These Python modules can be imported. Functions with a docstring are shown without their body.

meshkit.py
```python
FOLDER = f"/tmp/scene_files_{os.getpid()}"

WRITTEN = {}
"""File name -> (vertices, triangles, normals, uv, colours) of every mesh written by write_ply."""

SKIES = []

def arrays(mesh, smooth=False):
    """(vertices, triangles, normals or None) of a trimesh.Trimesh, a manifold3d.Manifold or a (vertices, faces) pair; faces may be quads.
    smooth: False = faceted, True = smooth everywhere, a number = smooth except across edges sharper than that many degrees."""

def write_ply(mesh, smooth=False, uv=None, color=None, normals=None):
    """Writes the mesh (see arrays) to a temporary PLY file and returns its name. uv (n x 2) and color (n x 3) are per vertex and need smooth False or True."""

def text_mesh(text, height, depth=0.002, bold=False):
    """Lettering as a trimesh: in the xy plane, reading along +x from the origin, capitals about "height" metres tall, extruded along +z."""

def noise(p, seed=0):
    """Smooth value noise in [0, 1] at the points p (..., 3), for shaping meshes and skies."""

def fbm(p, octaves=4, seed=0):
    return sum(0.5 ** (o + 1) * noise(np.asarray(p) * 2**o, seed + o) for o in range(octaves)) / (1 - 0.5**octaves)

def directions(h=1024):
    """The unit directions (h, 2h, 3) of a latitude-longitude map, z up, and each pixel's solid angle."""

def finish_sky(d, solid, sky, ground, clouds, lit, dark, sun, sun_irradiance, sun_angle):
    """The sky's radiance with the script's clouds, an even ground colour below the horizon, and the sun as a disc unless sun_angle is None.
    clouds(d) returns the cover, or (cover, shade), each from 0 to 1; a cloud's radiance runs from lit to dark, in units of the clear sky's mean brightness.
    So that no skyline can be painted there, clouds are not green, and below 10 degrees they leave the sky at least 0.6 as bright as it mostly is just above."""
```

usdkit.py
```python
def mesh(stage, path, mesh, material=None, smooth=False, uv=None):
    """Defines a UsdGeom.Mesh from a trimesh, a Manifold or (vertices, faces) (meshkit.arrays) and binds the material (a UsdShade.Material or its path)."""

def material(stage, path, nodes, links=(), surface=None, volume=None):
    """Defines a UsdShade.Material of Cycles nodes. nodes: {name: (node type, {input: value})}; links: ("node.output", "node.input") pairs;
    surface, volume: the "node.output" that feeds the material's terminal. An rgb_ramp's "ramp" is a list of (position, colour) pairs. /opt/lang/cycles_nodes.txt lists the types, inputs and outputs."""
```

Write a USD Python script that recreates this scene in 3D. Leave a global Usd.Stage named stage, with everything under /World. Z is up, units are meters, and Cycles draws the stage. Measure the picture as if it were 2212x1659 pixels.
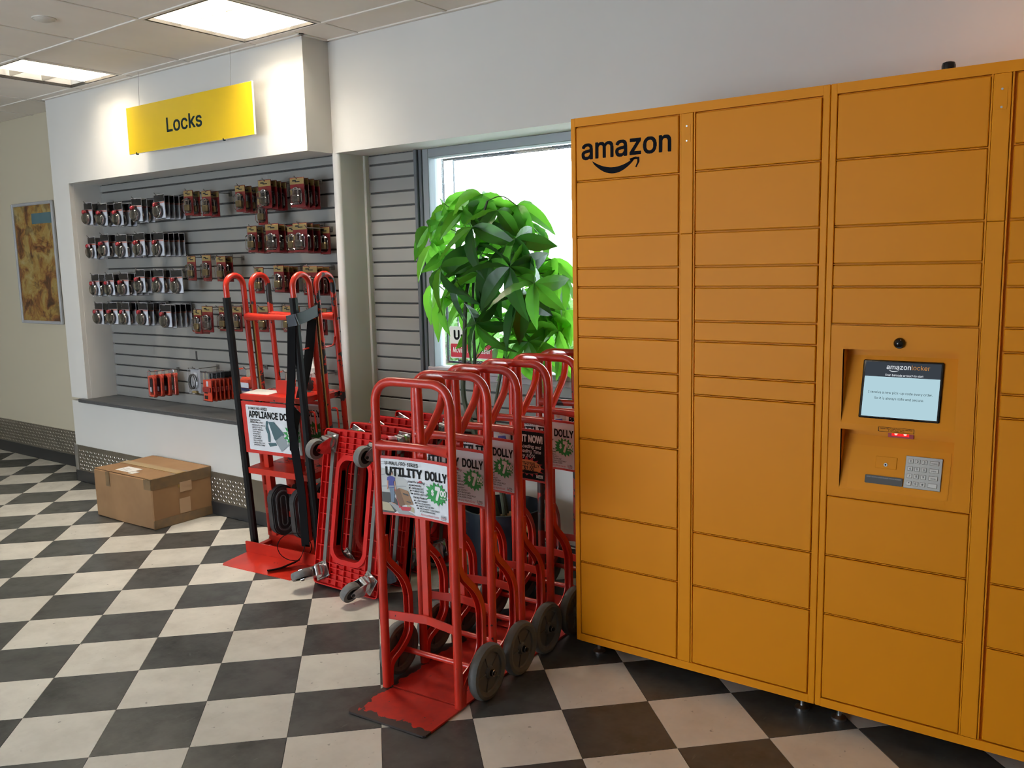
import math, random
import numpy as np, trimesh, usdkit, meshkit
from shapely.geometry import Polygon, Point, box as sbox
from shapely import affinity
from shapely.ops import unary_union
from pxr import Usd, UsdGeom, UsdLux, UsdShade, Gf, Sdf

PI = math.pi
stage = Usd.Stage.CreateInMemory()
UsdGeom.SetStageUpAxis(stage, 'Z')
UsdGeom.SetStageMetersPerUnit(stage, 1.0)
UsdGeom.Xform.Define(stage, '/World')
UsdGeom.Scope.Define(stage, '/World/Looks')

# ---------------------------------------------------------------- camera, sky, exposure
FPX, YAW, PITCH, ROLL, EYE = 1896.25, -0.632755, -0.136826, -0.0216092, 1.51495
EXPOSURE = -0.42
ROOM = 24.0
TROFFER, TROFFER_COLOR = 105.0, (1.0, 0.90, 0.74)
WARM, WARM_COLOR = 16.0, (1.0, 0.62, 0.34)
SKY, SKY_COLOR = 4.2, (0.82, 0.94, 1.06)
fw = np.array([math.sin(YAW) * math.cos(PITCH), math.cos(YAW) * math.cos(PITCH), math.sin(PITCH)])
r0 = np.array([math.cos(YAW), -math.sin(YAW), 0]); u0 = np.cross(r0, fw)
rt = r0 * math.cos(ROLL) + u0 * math.sin(ROLL); up = -r0 * math.sin(ROLL) + u0 * math.cos(ROLL)
cam = UsdGeom.Camera.Define(stage, '/World/camera')
cam.CreateHorizontalApertureAttr(36.0); cam.CreateVerticalApertureAttr(36.0 * 1659 / 2212)
cam.CreateFocalLengthAttr(36.0 * FPX / 2212); cam.CreateClippingRangeAttr(Gf.Vec2f(0.05, 500))
cam.CreateExposureAttr(EXPOSURE)
cam.AddTransformOp().Set(Gf.Matrix4d(*rt, 0, *up, 0, *(-fw), 0, 0, 0, EYE, 1))
dome = UsdLux.DomeLight.Define(stage, '/World/sky')
dome.CreateIntensityAttr(SKY); dome.CreateColorAttr(Gf.Vec3f(*SKY_COLOR))

# ---------------------------------------------------------------- helpers: scene tree
used = {}
def numbered(path):
    n = used.get(path, 0); used[path] = n + 1
    return path if n == 0 else f'{path}_{n:03d}'
def keys(p, label=None, cat=None, group=None, kind=None):
    for k, v in (('label', label), ('category', cat), ('group', group), ('kind', kind)):
        if v: p.SetCustomDataByKey(k, v)
def mat4(loc=(0, 0, 0), rz=0.0, rx=0.0, ry=0.0):
    m = trimesh.transformations.euler_matrix(math.radians(rx), math.radians(ry), math.radians(rz), 'sxyz'); m[:3, 3] = loc
    return m
def place(x, m):
    UsdGeom.Xformable(x).AddTransformOp().Set(Gf.Matrix4d(*np.asarray(m).T.ravel().tolist()))
def thing(name, label, cat, m=None, group=None, kind=None):
    x = UsdGeom.Xform.Define(stage, numbered('/World/' + name))
    place(x, np.eye(4) if m is None else m)
    keys(x.GetPrim(), label, cat, group, kind)
    return x.GetPrim()
def part(parent, name, mesh, material, label=None, kind=None, smooth=32):
    if isinstance(mesh, (list, tuple)) and len(mesh) and not isinstance(mesh[0], np.ndarray): mesh = cat(mesh)
    p = usdkit.mesh(stage, numbered(f'{parent.GetPath()}/{name}'), mesh, M[material] if isinstance(material, str) else material, smooth=smooth).GetPrim()
    keys(p, label=label, kind=kind)
    return p
def parts(parent, name, meshes, material, **k):
    for m in meshes: part(parent, name, m, material, **k)
def single(name, mesh, material, label, cat, group=None, kind=None, smooth=32):
    if isinstance(mesh, (list, tuple)) and not isinstance(mesh[0], np.ndarray): mesh = cat_m(mesh)
    p = usdkit.mesh(stage, numbered('/World/' + name), mesh, M[material], smooth=smooth).GetPrim()
    keys(p, label, cat, group, kind)
    return p
def copy_of(root, m, label, group=None):
    was = root.GetCustomData(); name = root.GetName().rstrip('0123456789').rstrip('_')
    x = UsdGeom.Xform.Define(stage, numbered('/World/' + name)); p = x.GetPrim()
    p.GetReferences().AddInternalReference(root.GetPath())
    x.ClearXformOpOrder() if False else None
    op = [o for o in x.GetOrderedXformOps()]
    op[0].Set(Gf.Matrix4d(*np.asarray(m).T.ravel().tolist()))
    p.SetInstanceable(True)
    keys(p, label, was.get('category'), group or was.get('group'))
    return p

# ---------------------------------------------------------------- helpers: meshes
def cat(ms): return trimesh.util.concatenate([m for m in ms if m is not None])
cat_m = cat
def T(m, M4): m = m.copy(); m.apply_transform(M4); return m
def mv(m, x=0, y=0, z=0): m = m.copy(); m.apply_translation((x, y, z)); return m
def bx(lo, hi):
    lo, hi = np.minimum(lo, hi), np.maximum(lo, hi)
    m = trimesh.creation.box(np.array(hi) - lo); m.apply_translation((np.array(hi) + lo) / 2); return m
def cbx(lo, hi, c=0.003):
    lo, hi = np.array(np.minimum(lo, hi), float), np.array(np.maximum(lo, hi), float); c = min(c, (hi - lo).min() * .45)
    pts = []
    for k in range(3):
        d = np.full(3, c); d[k] = 0
        for s in np.ndindex(2, 2, 2): pts.append(np.where(s, hi - d, lo + d))
    return trimesh.convex.convex_hull(np.array(pts))
def frames(P, upv=None, closed=False):
    P = np.asarray(P, float); n = len(P)
    t = np.zeros_like(P); t[1:-1] = P[2:] - P[:-2]; t[0] = P[1] - P[0]; t[-1] = P[-1] - P[-2]
    if closed: t = np.roll(P, -1, 0) - np.roll(P, 1, 0)
    t /= np.linalg.norm(t, axis=1)[:, None]
    a = np.zeros_like(P)
    if upv is not None:
        for i in range(n):
            v = np.asarray(upv if np.ndim(upv) == 1 else upv[i], float); v = v - t[i] * (v @ t[i]); a[i] = v / np.linalg.norm(v)
    else:
        v = np.array([0, 0, 1.]) if abs(t[0][2]) < .9 else np.array([1., 0, 0]); v -= t[0] * (v @ t[0]); a[0] = v / np.linalg.norm(v)
        for i in range(1, n):
            v = a[i - 1] - t[i] * (a[i - 1] @ t[i]); a[i] = v / np.linalg.norm(v)
    return t, a, np.cross(t, a)
def sweep(P, prof, upv=None, closed=False, scale=None):
    """prof: (k,2) closed polygon in the (a,b) frame"""
    P = np.asarray(P, float); prof = np.asarray(prof, float); n, k = len(P), len(prof)
    t, a, b = frames(P, upv, closed)
    sc = np.ones(n) if scale is None else np.asarray(scale)
    V = np.concatenate([P[i] + (prof[:, :1] * a[i] + prof[:, 1:] * b[i]) * sc[i] for i in range(n)])
    F = []
    for i in range(n if closed else n - 1):
        j = (i + 1) % n
        for q in range(k):
            r = (q + 1) % k
            F += [[i * k + q, i * k + r, j * k + r], [i * k + q, j * k + r, j * k + q]]
    if not closed:
        V = np.vstack([V, P[:1], P[-1:]])
        for q in range(k):
            r = (q + 1) % k
            F += [[n * k, r, q], [n * k + 1, (n - 1) * k + q, (n - 1) * k + r]]
    m = trimesh.Trimesh(V, F, process=False)
    return m
def circle(r, n=10): return np.array([(r * math.cos(2 * PI * i / n), r * math.sin(2 * PI * i / n)) for i in range(n)])
def tube(P, r, n=10, closed=False, scale=None): return sweep(P, circle(r, n), None, closed, scale)
def rect(w, h, c=0):
    if not c: return np.array([(-w / 2, -h / 2), (w / 2, -h / 2), (w / 2, h / 2), (-w / 2, h / 2)])
    return np.array([(-w/2+c, -h/2), (w/2-c, -h/2), (w/2, -h/2+c), (w/2, h/2-c), (w/2-c, h/2), (-w/2+c, h/2), (-w/2, h/2-c), (-w/2, -h/2+c)])
def fil(P, r, n=5):
    """polyline with rounded corners"""
    P = [np.asarray(p, float) for p in P]; out = [P[0]]
    for i in range(1, len(P) - 1):
        a, b, c = P[i - 1], P[i], P[i + 1]; d1, d2 = a - b, c - b; l1, l2 = np.linalg.norm(d1), np.linalg.norm(d2)
        rr = min(r if np.ndim(r) == 0 else r[i - 1], l1 * .49, l2 * .49); p, q = b + d1 / l1 * rr, b + d2 / l2 * rr
        for k in range(n + 1):
            s = k / n; out.append((1 - s) ** 2 * p + 2 * s * (1 - s) * b + s * s * q)
    out.append(P[-1]); return np.array(out)
def cyl(p, q, r, n=14, r2=None):
    p, q = np.asarray(p, float), np.asarray(q, float)
    return sweep([p, q], circle(1, n), None, scale=[r, r if r2 is None else r2])
def lathe(prof, axis='z', n=32):
    m = trimesh.creation.revolve(np.array(prof, float), sections=n)
    if axis == 'x': m.apply_transform(trimesh.transformations.rotation_matrix(PI / 2, [0, 1, 0]))
    if axis == 'y': m.apply_transform(trimesh.transformations.rotation_matrix(-PI / 2, [1, 0, 0]))
    return m
def extr(poly, d):
    gs = getattr(poly, 'geoms', [poly])
    return cat([trimesh.creation.extrude_polygon(g, d, engine='earcut') for g in gs if g.area > 1e-12])
def flat(poly):
    m = extr(poly, 1.0); keep = m.face_normals[:, 2] > .5; f = m.faces[keep]; u, inv = np.unique(f, return_inverse=True)
    v = m.vertices[u].copy(); v[:, 2] = 0
    return trimesh.Trimesh(v, inv.reshape(-1, 3), process=False)
def rrect(x0, y0, x1, y1, r, q=5): return sbox(x0 + r, y0 + r, x1 - r, y1 - r).buffer(r, quad_segs=q)
# local 2-D drawing planes: XZ facing -Y
def faceY(m, y):                      # (x, y, z-depth) -> (x, y - depth, y)
    m = m.copy(); v = m.vertices.copy(); m.vertices = np.stack([v[:, 0], y - v[:, 2], v[:, 1]], 1); return m
def extrY(poly, y0, y1): return faceY(extr(poly, y1 - y0), y1)
_txt = {}
def text(s, h, bold=False, sx=1.0, align='l', at=(0, 0), shear=0.0, rot=0.0):
    """flat lettering in the xy plane"""
    if (s, bold) not in _txt:
        m = meshkit.text_mesh(s, 1.0, 1.0, bold); m = trimesh.Trimesh(m.vertices, m.faces, process=False)
        keep = m.face_normals[:, 2] > .5; f = m.faces[keep]; u, inv = np.unique(f, return_inverse=True)
        v = m.vertices[u].copy(); v[:, 2] = 0; _txt[(s, bold)] = (v, inv.reshape(-1, 3))
    v, f = _txt[(s, bold)]; v = v.copy()
    v[:, 0] += v[:, 1] * shear
    v[:, 0] *= h * sx; v[:, 1] *= h
    w = v[:, 0].max()
    v[:, 0] -= {'l': 0, 'c': w / 2, 'r': w}[align]
    if rot:
        c, sn = math.cos(math.radians(rot)), math.sin(math.radians(rot)); v[:, :2] = v[:, :2] @ np.array([[c, sn], [-sn, c]])
    v[:, 0] += at[0]; v[:, 1] += at[1]
    return trimesh.Trimesh(v, f, process=False)
def fit(s, w, h, bold=False, **k):    # lettering h tall stretched to w wide
    m = text(s, h, bold); ww = m.vertices[:, 0].max() - m.vertices[:, 0].min()
    return text(s, h, bold, sx=w / ww, **k)
def burst(cx, cy, rx, ry, n=18, inner=.72, seed=1):
    rnd = random.Random(seed); pts = []
    for i in range(2 * n):
        a = PI * i / n; k = (1 + rnd.uniform(-.12, .12)) if i % 2 == 0 else inner
        pts.append((cx + rx * k * math.cos(a), cy + ry * k * math.sin(a)))
    return Polygon(pts).buffer(0)

# ---------------------------------------------------------------- materials
M = {}
def look(name, nodes, links, surface): M[name] = usdkit.material(stage, '/World/Looks/' + name, nodes, links, surface=surface)
def paint(name, c, rough=.5, metal=0.0, spec=.5, c2=None, scale=6.0, detail=4.0, lo=.35, hi=.65, bump=0.0, bscale=200.0, bdist=.001, coat=0.0, space='object', stretch=None, rvar=0.0):
    nodes = {'p': ('principled_bsdf', {'base_color': c, 'roughness': rough, 'metallic': metal, 'specular_ior_level': spec, 'coat_weight': coat, 'coat_roughness': .1})}
    links = []
    if c2 is not None or bump or rvar:
        nodes['g'] = ('geometry', {}) if space == 'world' else ('texture_coordinate', {})
        src = 'g.position' if space == 'world' else 'g.object'
        if stretch is not None:
            nodes['mp'] = ('mapping', {'scale': stretch}); links.append((src, 'mp.vector')); src = 'mp.vector'
    if c2 is not None or rvar:
        nodes['n'] = ('noise_texture', {'scale': scale, 'detail': detail, 'roughness': .6}); links += [(src, 'n.vector')]
    if c2 is not None:
        nodes['r'] = ('rgb_ramp', {'ramp': [(lo, c), (hi, c2)]}); links += [('n.fac', 'r.fac'), ('r.color', 'p.base_color')]
    if rvar:
        nodes['mr'] = ('map_range', {'from_min': .3, 'from_max': .7, 'to_min': rough - rvar, 'to_max': rough + rvar}); links += [('n.fac', 'mr.value'), ('mr.result', 'p.roughness')]
    if bump:
        nodes['bn'] = ('noise_texture', {'scale': bscale, 'detail': 2.0}); nodes['b'] = ('bump', {'strength': bump, 'distance': bdist})
        links += [(src, 'bn.vector'), ('bn.fac', 'b.height'), ('b.normal', 'p.normal')]
    look(name, nodes, links, 'p.BSDF')
def glow(name, c, s): look(name, {'e': ('emission', {'color': c, 'strength': s})}, [], 'e.emission')
def chipped(name, red, red2, under, amount, scale=16.0, rough=.33, coat=.25):
    """enamel with chips down to dark steel; the chips keep still in the world"""
    look(name, {
        'g': ('geometry', {}), 'n': ('noise_texture', {'scale': scale, 'detail': 6.0, 'roughness': .62}), 'n2': ('noise_texture', {'scale': 7.0, 'detail': 3.0}),
        'r': ('rgb_ramp', {'ramp': [(amount, (0, 0, 0)), (amount + .012, (1, 1, 1))]}), 'c': ('rgb_ramp', {'ramp': [(.35, red), (.68, red2)]}),
        'm': ('mix_color', {'a': under}), 'rg': ('map_range', {'to_min': .62, 'to_max': rough}),
        'p': ('principled_bsdf', {'specular_ior_level': .5, 'coat_weight': coat, 'coat_roughness': .15})},
        [('g.position', 'n.vector'), ('g.position', 'n2.vector'), ('n.fac', 'r.fac'), ('n2.fac', 'c.fac'), ('r.color', 'm.fac'), ('c.color', 'm.b'), ('m.result', 'p.base_color'), ('r.color', 'rg.value'), ('rg.result', 'p.roughness')], 'p.BSDF')
def clear(name, tint=(1, 1, 1), rough=.05, ior=1.45, gloss=1.0):
    look(name, {'t': ('transparent_bsdf', {'color': tint}), 'g': ('glossy_bsdf', {'color': (gloss, gloss, gloss), 'roughness': rough}), 'f': ('fresnel', {'IOR': ior}), 'm': ('mix_closure', {})},
         [('f.fac', 'm.fac'), ('t.BSDF', 'm.closure1'), ('g.BSDF', 'm.closure2')], 'm.closure')

WALL = (.62, .60, .565)
paint('wall', WALL, .62, bump=.12, bscale=260, bdist=.0008, space='world', c2=(.60, .58, .545), scale=1.3)
paint('wall_warm', (.52, .46, .34), .62, bump=.12, bscale=260, bdist=.0008, space='world')
paint('ceiling_tile', (.76, .70, .63), .9, c2=(.72, .66, .59), scale=3, bump=.25, bscale=420, bdist=.0012, space='world')
paint('tee', (.70, .65, .59), .5)
paint('frame_dark', (.03, .026, .022), .5)
paint('slat', (.245, .238, .226), .42, c2=(.232, .226, .214), scale=2, space='world')
paint('groove', (.045, .044, .042), .6)
paint('ledge', (.055, .056, .06), .38, c2=(.075, .076, .08), scale=30)
paint('cove', (.022, .022, .023), .42)
paint('diamond_plate', (.20, .175, .135), .45, metal=.6, c2=(.16, .14, .105), scale=4)
paint('tread', (.62, .58, .50), .3, metal=.8)
def floor_look(name, c, c2, fleck, rough, seed):
    look(name, {
        'g': ('geometry', {}), 'mp': ('mapping', {'location': (seed * 3.1, seed * 1.7, 0)}), 'n': ('noise_texture', {'scale': 5.0, 'detail': 6.0, 'roughness': .65}),
        'st': ('mapping', {'rotation': (0, 0, -.78), 'scale': (60, 15, 1), 'location': (seed, seed * 2, 0)}), 'fl': ('noise_texture', {'scale': 1.0, 'detail': 3.0, 'roughness': .7}),
        'fr': ('rgb_ramp', {'ramp': [(.64, (0, 0, 0)), (.74, (1, 1, 1))]}), 'cr': ('rgb_ramp', {'ramp': [(.3, c), (.7, c2)]}),
        'sp': ('noise_texture', {'scale': 38.0, 'detail': 2.0}), 'sr': ('rgb_ramp', {'ramp': [(.24, (1, 1, 1)), (.30, (0, 0, 0))]}),
        'm': ('mix_color', {'b': fleck}), 'm2': ('mix_color', {'b': (.09, .08, .07)}), 'sf': ('math', {'math_type': 'multiply', 'value2': .6}), 'ff': ('math', {'math_type': 'multiply', 'value2': .55}),
        'rr': ('map_range', {'from_min': .3, 'from_max': .7, 'to_min': rough - .05, 'to_max': rough + .09}),
        'bn': ('noise_texture', {'scale': 55.0, 'detail': 2.0}), 'b': ('bump', {'strength': .06, 'distance': .002}),
        'p': ('principled_bsdf', {'specular_ior_level': .5})},
        [('g.position', 'mp.vector'), ('mp.vector', 'n.vector'), ('g.position', 'st.vector'), ('st.vector', 'fl.vector'), ('fl.fac', 'fr.fac'), ('n.fac', 'cr.fac'), ('mp.vector', 'sp.vector'), ('sp.fac', 'sr.fac'),
         ('cr.color', 'm.a'), ('fr.color', 'ff.value1'), ('ff.value', 'm.fac'), ('m.result', 'm2.a'), ('sr.color', 'sf.value1'), ('sf.value', 'm2.fac'), ('m2.result', 'p.base_color'),
         ('n.fac', 'rr.value'), ('rr.result', 'p.roughness'), ('g.position', 'bn.vector'), ('bn.fac', 'b.height'), ('b.normal', 'p.normal')], 'p.BSDF')
for k, s in enumerate((1.0, .94, 1.05)):
    floor_look(f'tile_white_{k}', tuple(np.array((.60, .565, .505)) * s), tuple(np.array((.68, .645, .58)) * s), (.50, .46, .40), .30, k + 1)
    floor_look(f'tile_dark_{k}', tuple(np.array((.050, .052, .051)) * s), tuple(np.array((.072, .074, .072)) * s), (.15, .15, .15), .30, k + 5)
paint('grout', (.05, .048, .045), .8)
ORANGE = (.76, .262, .003)
paint('orange', ORANGE, .46, c2=(.74, .255, .003), scale=1.5, bump=.10, bscale=520, bdist=.0006, spec=.18)
paint('orange_frame', (.78, .275, .004), .46, bump=.10, bscale=520, bdist=.0006, spec=.18)
paint('ink', (.003, .004, .008), .7, spec=.1)
paint('black_plastic', (.008, .008, .009), .25)
paint('black_gloss', (.004, .004, .005), .08)
paint('zinc', (.45, .45, .46), .32, metal=1.0)
paint('steel', (.68, .68, .70), .22, metal=1.0, c2=(.44, .44, .46), scale=30)
paint('keypad_steel', (.36, .345, .32), .4, metal=.7)
paint('strip_steel', (.17, .165, .15), .45, metal=.5)
paint('key_face', (.48, .46, .43), .35, metal=.6)
RED, RED2 = (.56, .024, .012), (.42, .016, .010)
chipped('red_enamel', (.62, .028, .011), (.48, .019, .009), (.022, .014, .012), .30)
chipped('red_worn', (.62, .028, .011), (.50, .020, .010), (.020, .018, .022), .435, scale=11)
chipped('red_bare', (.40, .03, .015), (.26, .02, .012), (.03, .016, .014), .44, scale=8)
paint('red_plastic', (.66, .016, .013), .30, c2=(.56, .012, .010), scale=4, spec=.5)
paint('red_deep', (.40, .012, .012), .4)
paint('red_print', (.62, .03, .02), .45)
paint('rubber_gray', (.115, .115, .11), .62, c2=(.085, .085, .08), scale=18, bump=.1, bscale=90)
paint('rubber_dark', (.03, .03, .031), .6, c2=(.05, .05, .05), scale=20)
paint('hub_gray', (.10, .10, .10), .5, c2=(.085, .085, .085), scale=14)
paint('caster_gray', (.17, .17, .165), .55, c2=(.13, .13, .125), scale=30)
paint('webbing', (.005, .005, .006), .9, spec=.2, bump=.4, bscale=600, bdist=.001)
paint('webbing_gray', (.035, .040, .052), .5)
paint('pad_black', (.006, .006, .007), .5, spec=.3)
paint('pad_brown', (.10, .055, .012), .7, c2=(.05, .03, .012), scale=40)
paint('gold_trim', (.45, .24, .05), .5)
paint('crawler', (.055, .058, .062), .4, c2=(.035, .036, .04), scale=12)
paint('crawler_rim', (.16, .165, .18), .25)
paint('paper', (.78, .76, .74), .45)
paint('paper_cool', (.74, .75, .78), .45)
paint('print_black', (.006, .006, .007), .6, spec=.2)
paint('print_green', (.02, .30, .06), .45)
paint('print_white', (.80, .80, .78), .45)
paint('print_red', (.55, .03, .05), .45)
paint('print_blue', (.045, .05, .30), .5)
paint('print_jeans', (.16, .22, .30), .5)
paint('print_skin', (.55, .29, .20), .5)
paint('print_hair', (.05, .025, .018), .5)
paint('print_box', (.32, .17, .08), .5)
paint('print_box_dark', (.20, .10, .05), .5)
paint('print_gray', (.36, .36, .37), .5)
paint('print_dark', (.07, .065, .06), .5)
paint('print_pale', (.52, .52, .50), .5)
paint('print_tan', (.48, .42, .28), .5)
paint('print_orange', (.80, .30, .10), .45)
paint('print_teal', (.07, .14, .16), .5)
paint('print_steel', (.30, .34, .36), .5)
paint('cardboard', (.30, .165, .072), .75, c2=(.255, .135, .058), scale=5, bump=.12, bscale=90)
paint('tape_brown', (.20, .12, .055), .3, c2=(.15, .10, .055), scale=20)
paint('tape_gold', (.36, .22, .06), .25)
paint('tape_pale', (.42, .27, .16), .5)
paint('sign_yellow', (.70, .47, .006), .5, bump=.15, bscale=240, bdist=.0006)
paint('sign_edge', (.80, .78, .72), .5)
paint('sign_teal', (.002, .016, .022), .7, spec=.15)
paint('alu', (.27, .29, .31), .38, metal=.35)
paint('alu_dark', (.10, .11, .125), .45, metal=.3)
paint('gasket', (.01, .012, .03), .5)
paint('mauve', (.36, .31, .33), .5)
clear('pane', (.97, 1.0, .98), .02, 1.5)
clear('blister', (.95, .95, .97), .08, 1.4)
paint('card_red', (.25, .017, .015), .4, c2=(.20, .012, .012), scale=30)
paint('card_yellow', (.36, .25, .085), .4)
paint('card_black', (.010, .010, .011), .4)
paint('card_orange', (.60, .13, .03), .45)
paint('card_white', (.66, .66, .68), .45)
paint('tag_red', (.24, .006, .012), .2)
paint('lock_steel', (.60, .585, .54), .20, metal=1.0, c2=(.42, .40, .37), scale=40)
paint('brass', (.36, .27, .13), .32, metal=.9)
paint('hook', (.16, .155, .15), .4, metal=.6)
paint('fluor_orange', (.80, .085, .03), .45, c2=(.66, .06, .025), scale=60)
paint('navy', (.02, .02, .09), .45)
paint('smoke_white', (.60, .56, .50), .6)
paint('pot_blue', (.006, .011, .018), .42, c2=(.009, .016, .025), scale=9)
paint('soil', (.045, .030, .018), .95, c2=(.10, .06, .03), scale=30, bump=.6, bscale=60, bdist=.01)
paint('dry_leaf', (.38, .22, .10), .8, c2=(.26, .14, .06), scale=20)
paint('bark', (.035, .050, .028), .7, c2=(.07, .075, .045), scale=18)
paint('petiole', (.06, .15, .03), .5)
def leaf_look(name, c, c2, tr, fac):
    look(name, {'tc': ('texture_coordinate', {}), 'n': ('noise_texture', {'scale': 9.0, 'detail': 3.0}), 'r': ('rgb_ramp', {'ramp': [(.35, c), (.65, c2)]}),
                'p': ('principled_bsdf', {'roughness': .34, 'specular_ior_level': .5}), 't': ('translucent_bsdf', {'color': tr}), 'm': ('mix_closure', {'fac': fac})},
         [('tc.object', 'n.vector'), ('n.fac', 'r.fac'), ('r.color', 'p.base_color'), ('p.BSDF', 'm.closure1'), ('t.BSDF', 'm.closure2')], 'm.closure')
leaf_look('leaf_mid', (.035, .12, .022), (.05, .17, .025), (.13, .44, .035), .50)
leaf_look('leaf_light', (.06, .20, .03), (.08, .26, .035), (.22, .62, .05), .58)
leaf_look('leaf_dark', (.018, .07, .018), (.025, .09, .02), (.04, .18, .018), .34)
leaf_look('tree_leaf', (.10, .18, .07), (.16, .26, .10), (.25, .45, .14), .4)
paint('tree_bark', (.12, .09, .06), .9)
paint('concrete', (.55, .54, .52), .9, c2=(.48, .47, .45), scale=2)
paint('grass', (.10, .16, .05), .9, c2=(.16, .22, .08), scale=6)
def poster_look():
    look('poster_art', {
        'g': ('geometry', {}), 'n': ('noise_texture', {'scale': 5.2, 'detail': 5.0, 'roughness': .66, 'distortion': .9}), 'n2': ('noise_texture', {'scale': 9.0, 'detail': 4.0}),
        'r': ('rgb_ramp', {'ramp': [(.30, (.045, .018, .008)), (.40, (.12, .045, .014)), (.46, (.22, .085, .02)), (.51, (.30, .17, .035)), (.60, (.34, .24, .075)), (.72, (.40, .33, .18))]}),
        'r2': ('rgb_ramp', {'ramp': [(.55, (0, 0, 0)), (.62, (1, 1, 1))]}), 'm': ('mix_color', {'b': (.06, .03, .012)}), 'f': ('math', {'math_type': 'multiply', 'value2': .55}),
        'p': ('principled_bsdf', {'roughness': .4})},
        [('g.position', 'n.vector'), ('g.position', 'n2.vector'), ('n.fac', 'r.fac'), ('n2.fac', 'r2.fac'), ('r2.color', 'f.value1'), ('f.value', 'm.fac'), ('r.color', 'm.a'), ('m.result', 'p.base_color')], 'p.BSDF')
poster_look()
def toe_look(name, worn):
    """red toe plate, its front edge worn to dark steel with a ragged border"""
    look(name, {
        'tc': ('texture_coordinate', {}), 's': ('separate_xyz', {}), 'g': ('geometry', {}), 'n': ('noise_texture', {'scale': 26.0, 'detail': 5.0, 'roughness': .6}), 'n2': ('noise_texture', {'scale': 60.0, 'detail': 3.0}),
        'a': ('math', {'math_type': 'multiply_add', 'value2': -1.0, 'value3': -worn}), 'ab': ('math', {'math_type': 'multiply_add', 'value2': -1.0, 'value3': -.142}), 'mx': ('math', {'math_type': 'maximum'}),
        'nn': ('math', {'math_type': 'multiply_add', 'value2': .09, 'value3': -.045}), 'd': ('math', {'math_type': 'add'}), 'st': ('math', {'math_type': 'greater_than', 'value2': 0.0}),
        'sp': ('math', {'math_type': 'less_than', 'value2': .27}), 'mm': ('math', {'math_type': 'maximum'}),
        'c': ('rgb_ramp', {'ramp': [(.35, (.52, .022, .012)), (.7, (.38, .018, .014))]}), 'mix': ('mix_color', {'b': (.045, .032, .03)}),
        'p': ('principled_bsdf', {'roughness': .36, 'specular_ior_level': .5})},
        [('tc.object', 's.vector'), ('s.y', 'a.value1'), ('s.x', 'ab.value1'), ('a.value', 'mx.value1'), ('ab.value', 'mx.value2'), ('g.position', 'n.vector'), ('n.fac', 'nn.value1'), ('mx.value', 'd.value1'), ('nn.value', 'd.value2'), ('d.value', 'st.value1'),
         ('g.position', 'n2.vector'), ('n2.fac', 'sp.value1'), ('st.value', 'mm.value1'), ('sp.value', 'mm.value2'), ('n.fac', 'c.fac'), ('c.color', 'mix.a'), ('mm.value', 'mix.fac'), ('mix.result', 'p.base_color')], 'p.BSDF')
toe_look('toe_worn', .168)
toe_look('toe_red', .26)
glow('lamp_on', TROFFER_COLOR, TROFFER)
glow('lamp_room', TROFFER_COLOR, ROOM)
glow('lamp_dim', TROFFER_COLOR, TROFFER * .004)
glow('lamp_warm', WARM_COLOR, WARM)
glow('screen_white', (.62, .90, 1.0), .95)
glow('screen_header', (.10, .12, .15), .55)
glow('screen_text', (.05, .08, .09), .6)
glow('screen_title', (.9, .95, 1.0), .95)
glow('screen_orange', (1.0, .42, .10), .8)
glow('scan_red', (1.0, .02, .02), 1.6)
glow('scan_hot', (1.0, .35, .30), 2.6)
paint('louver', (.80, .78, .72), .22, metal=.85)

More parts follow.
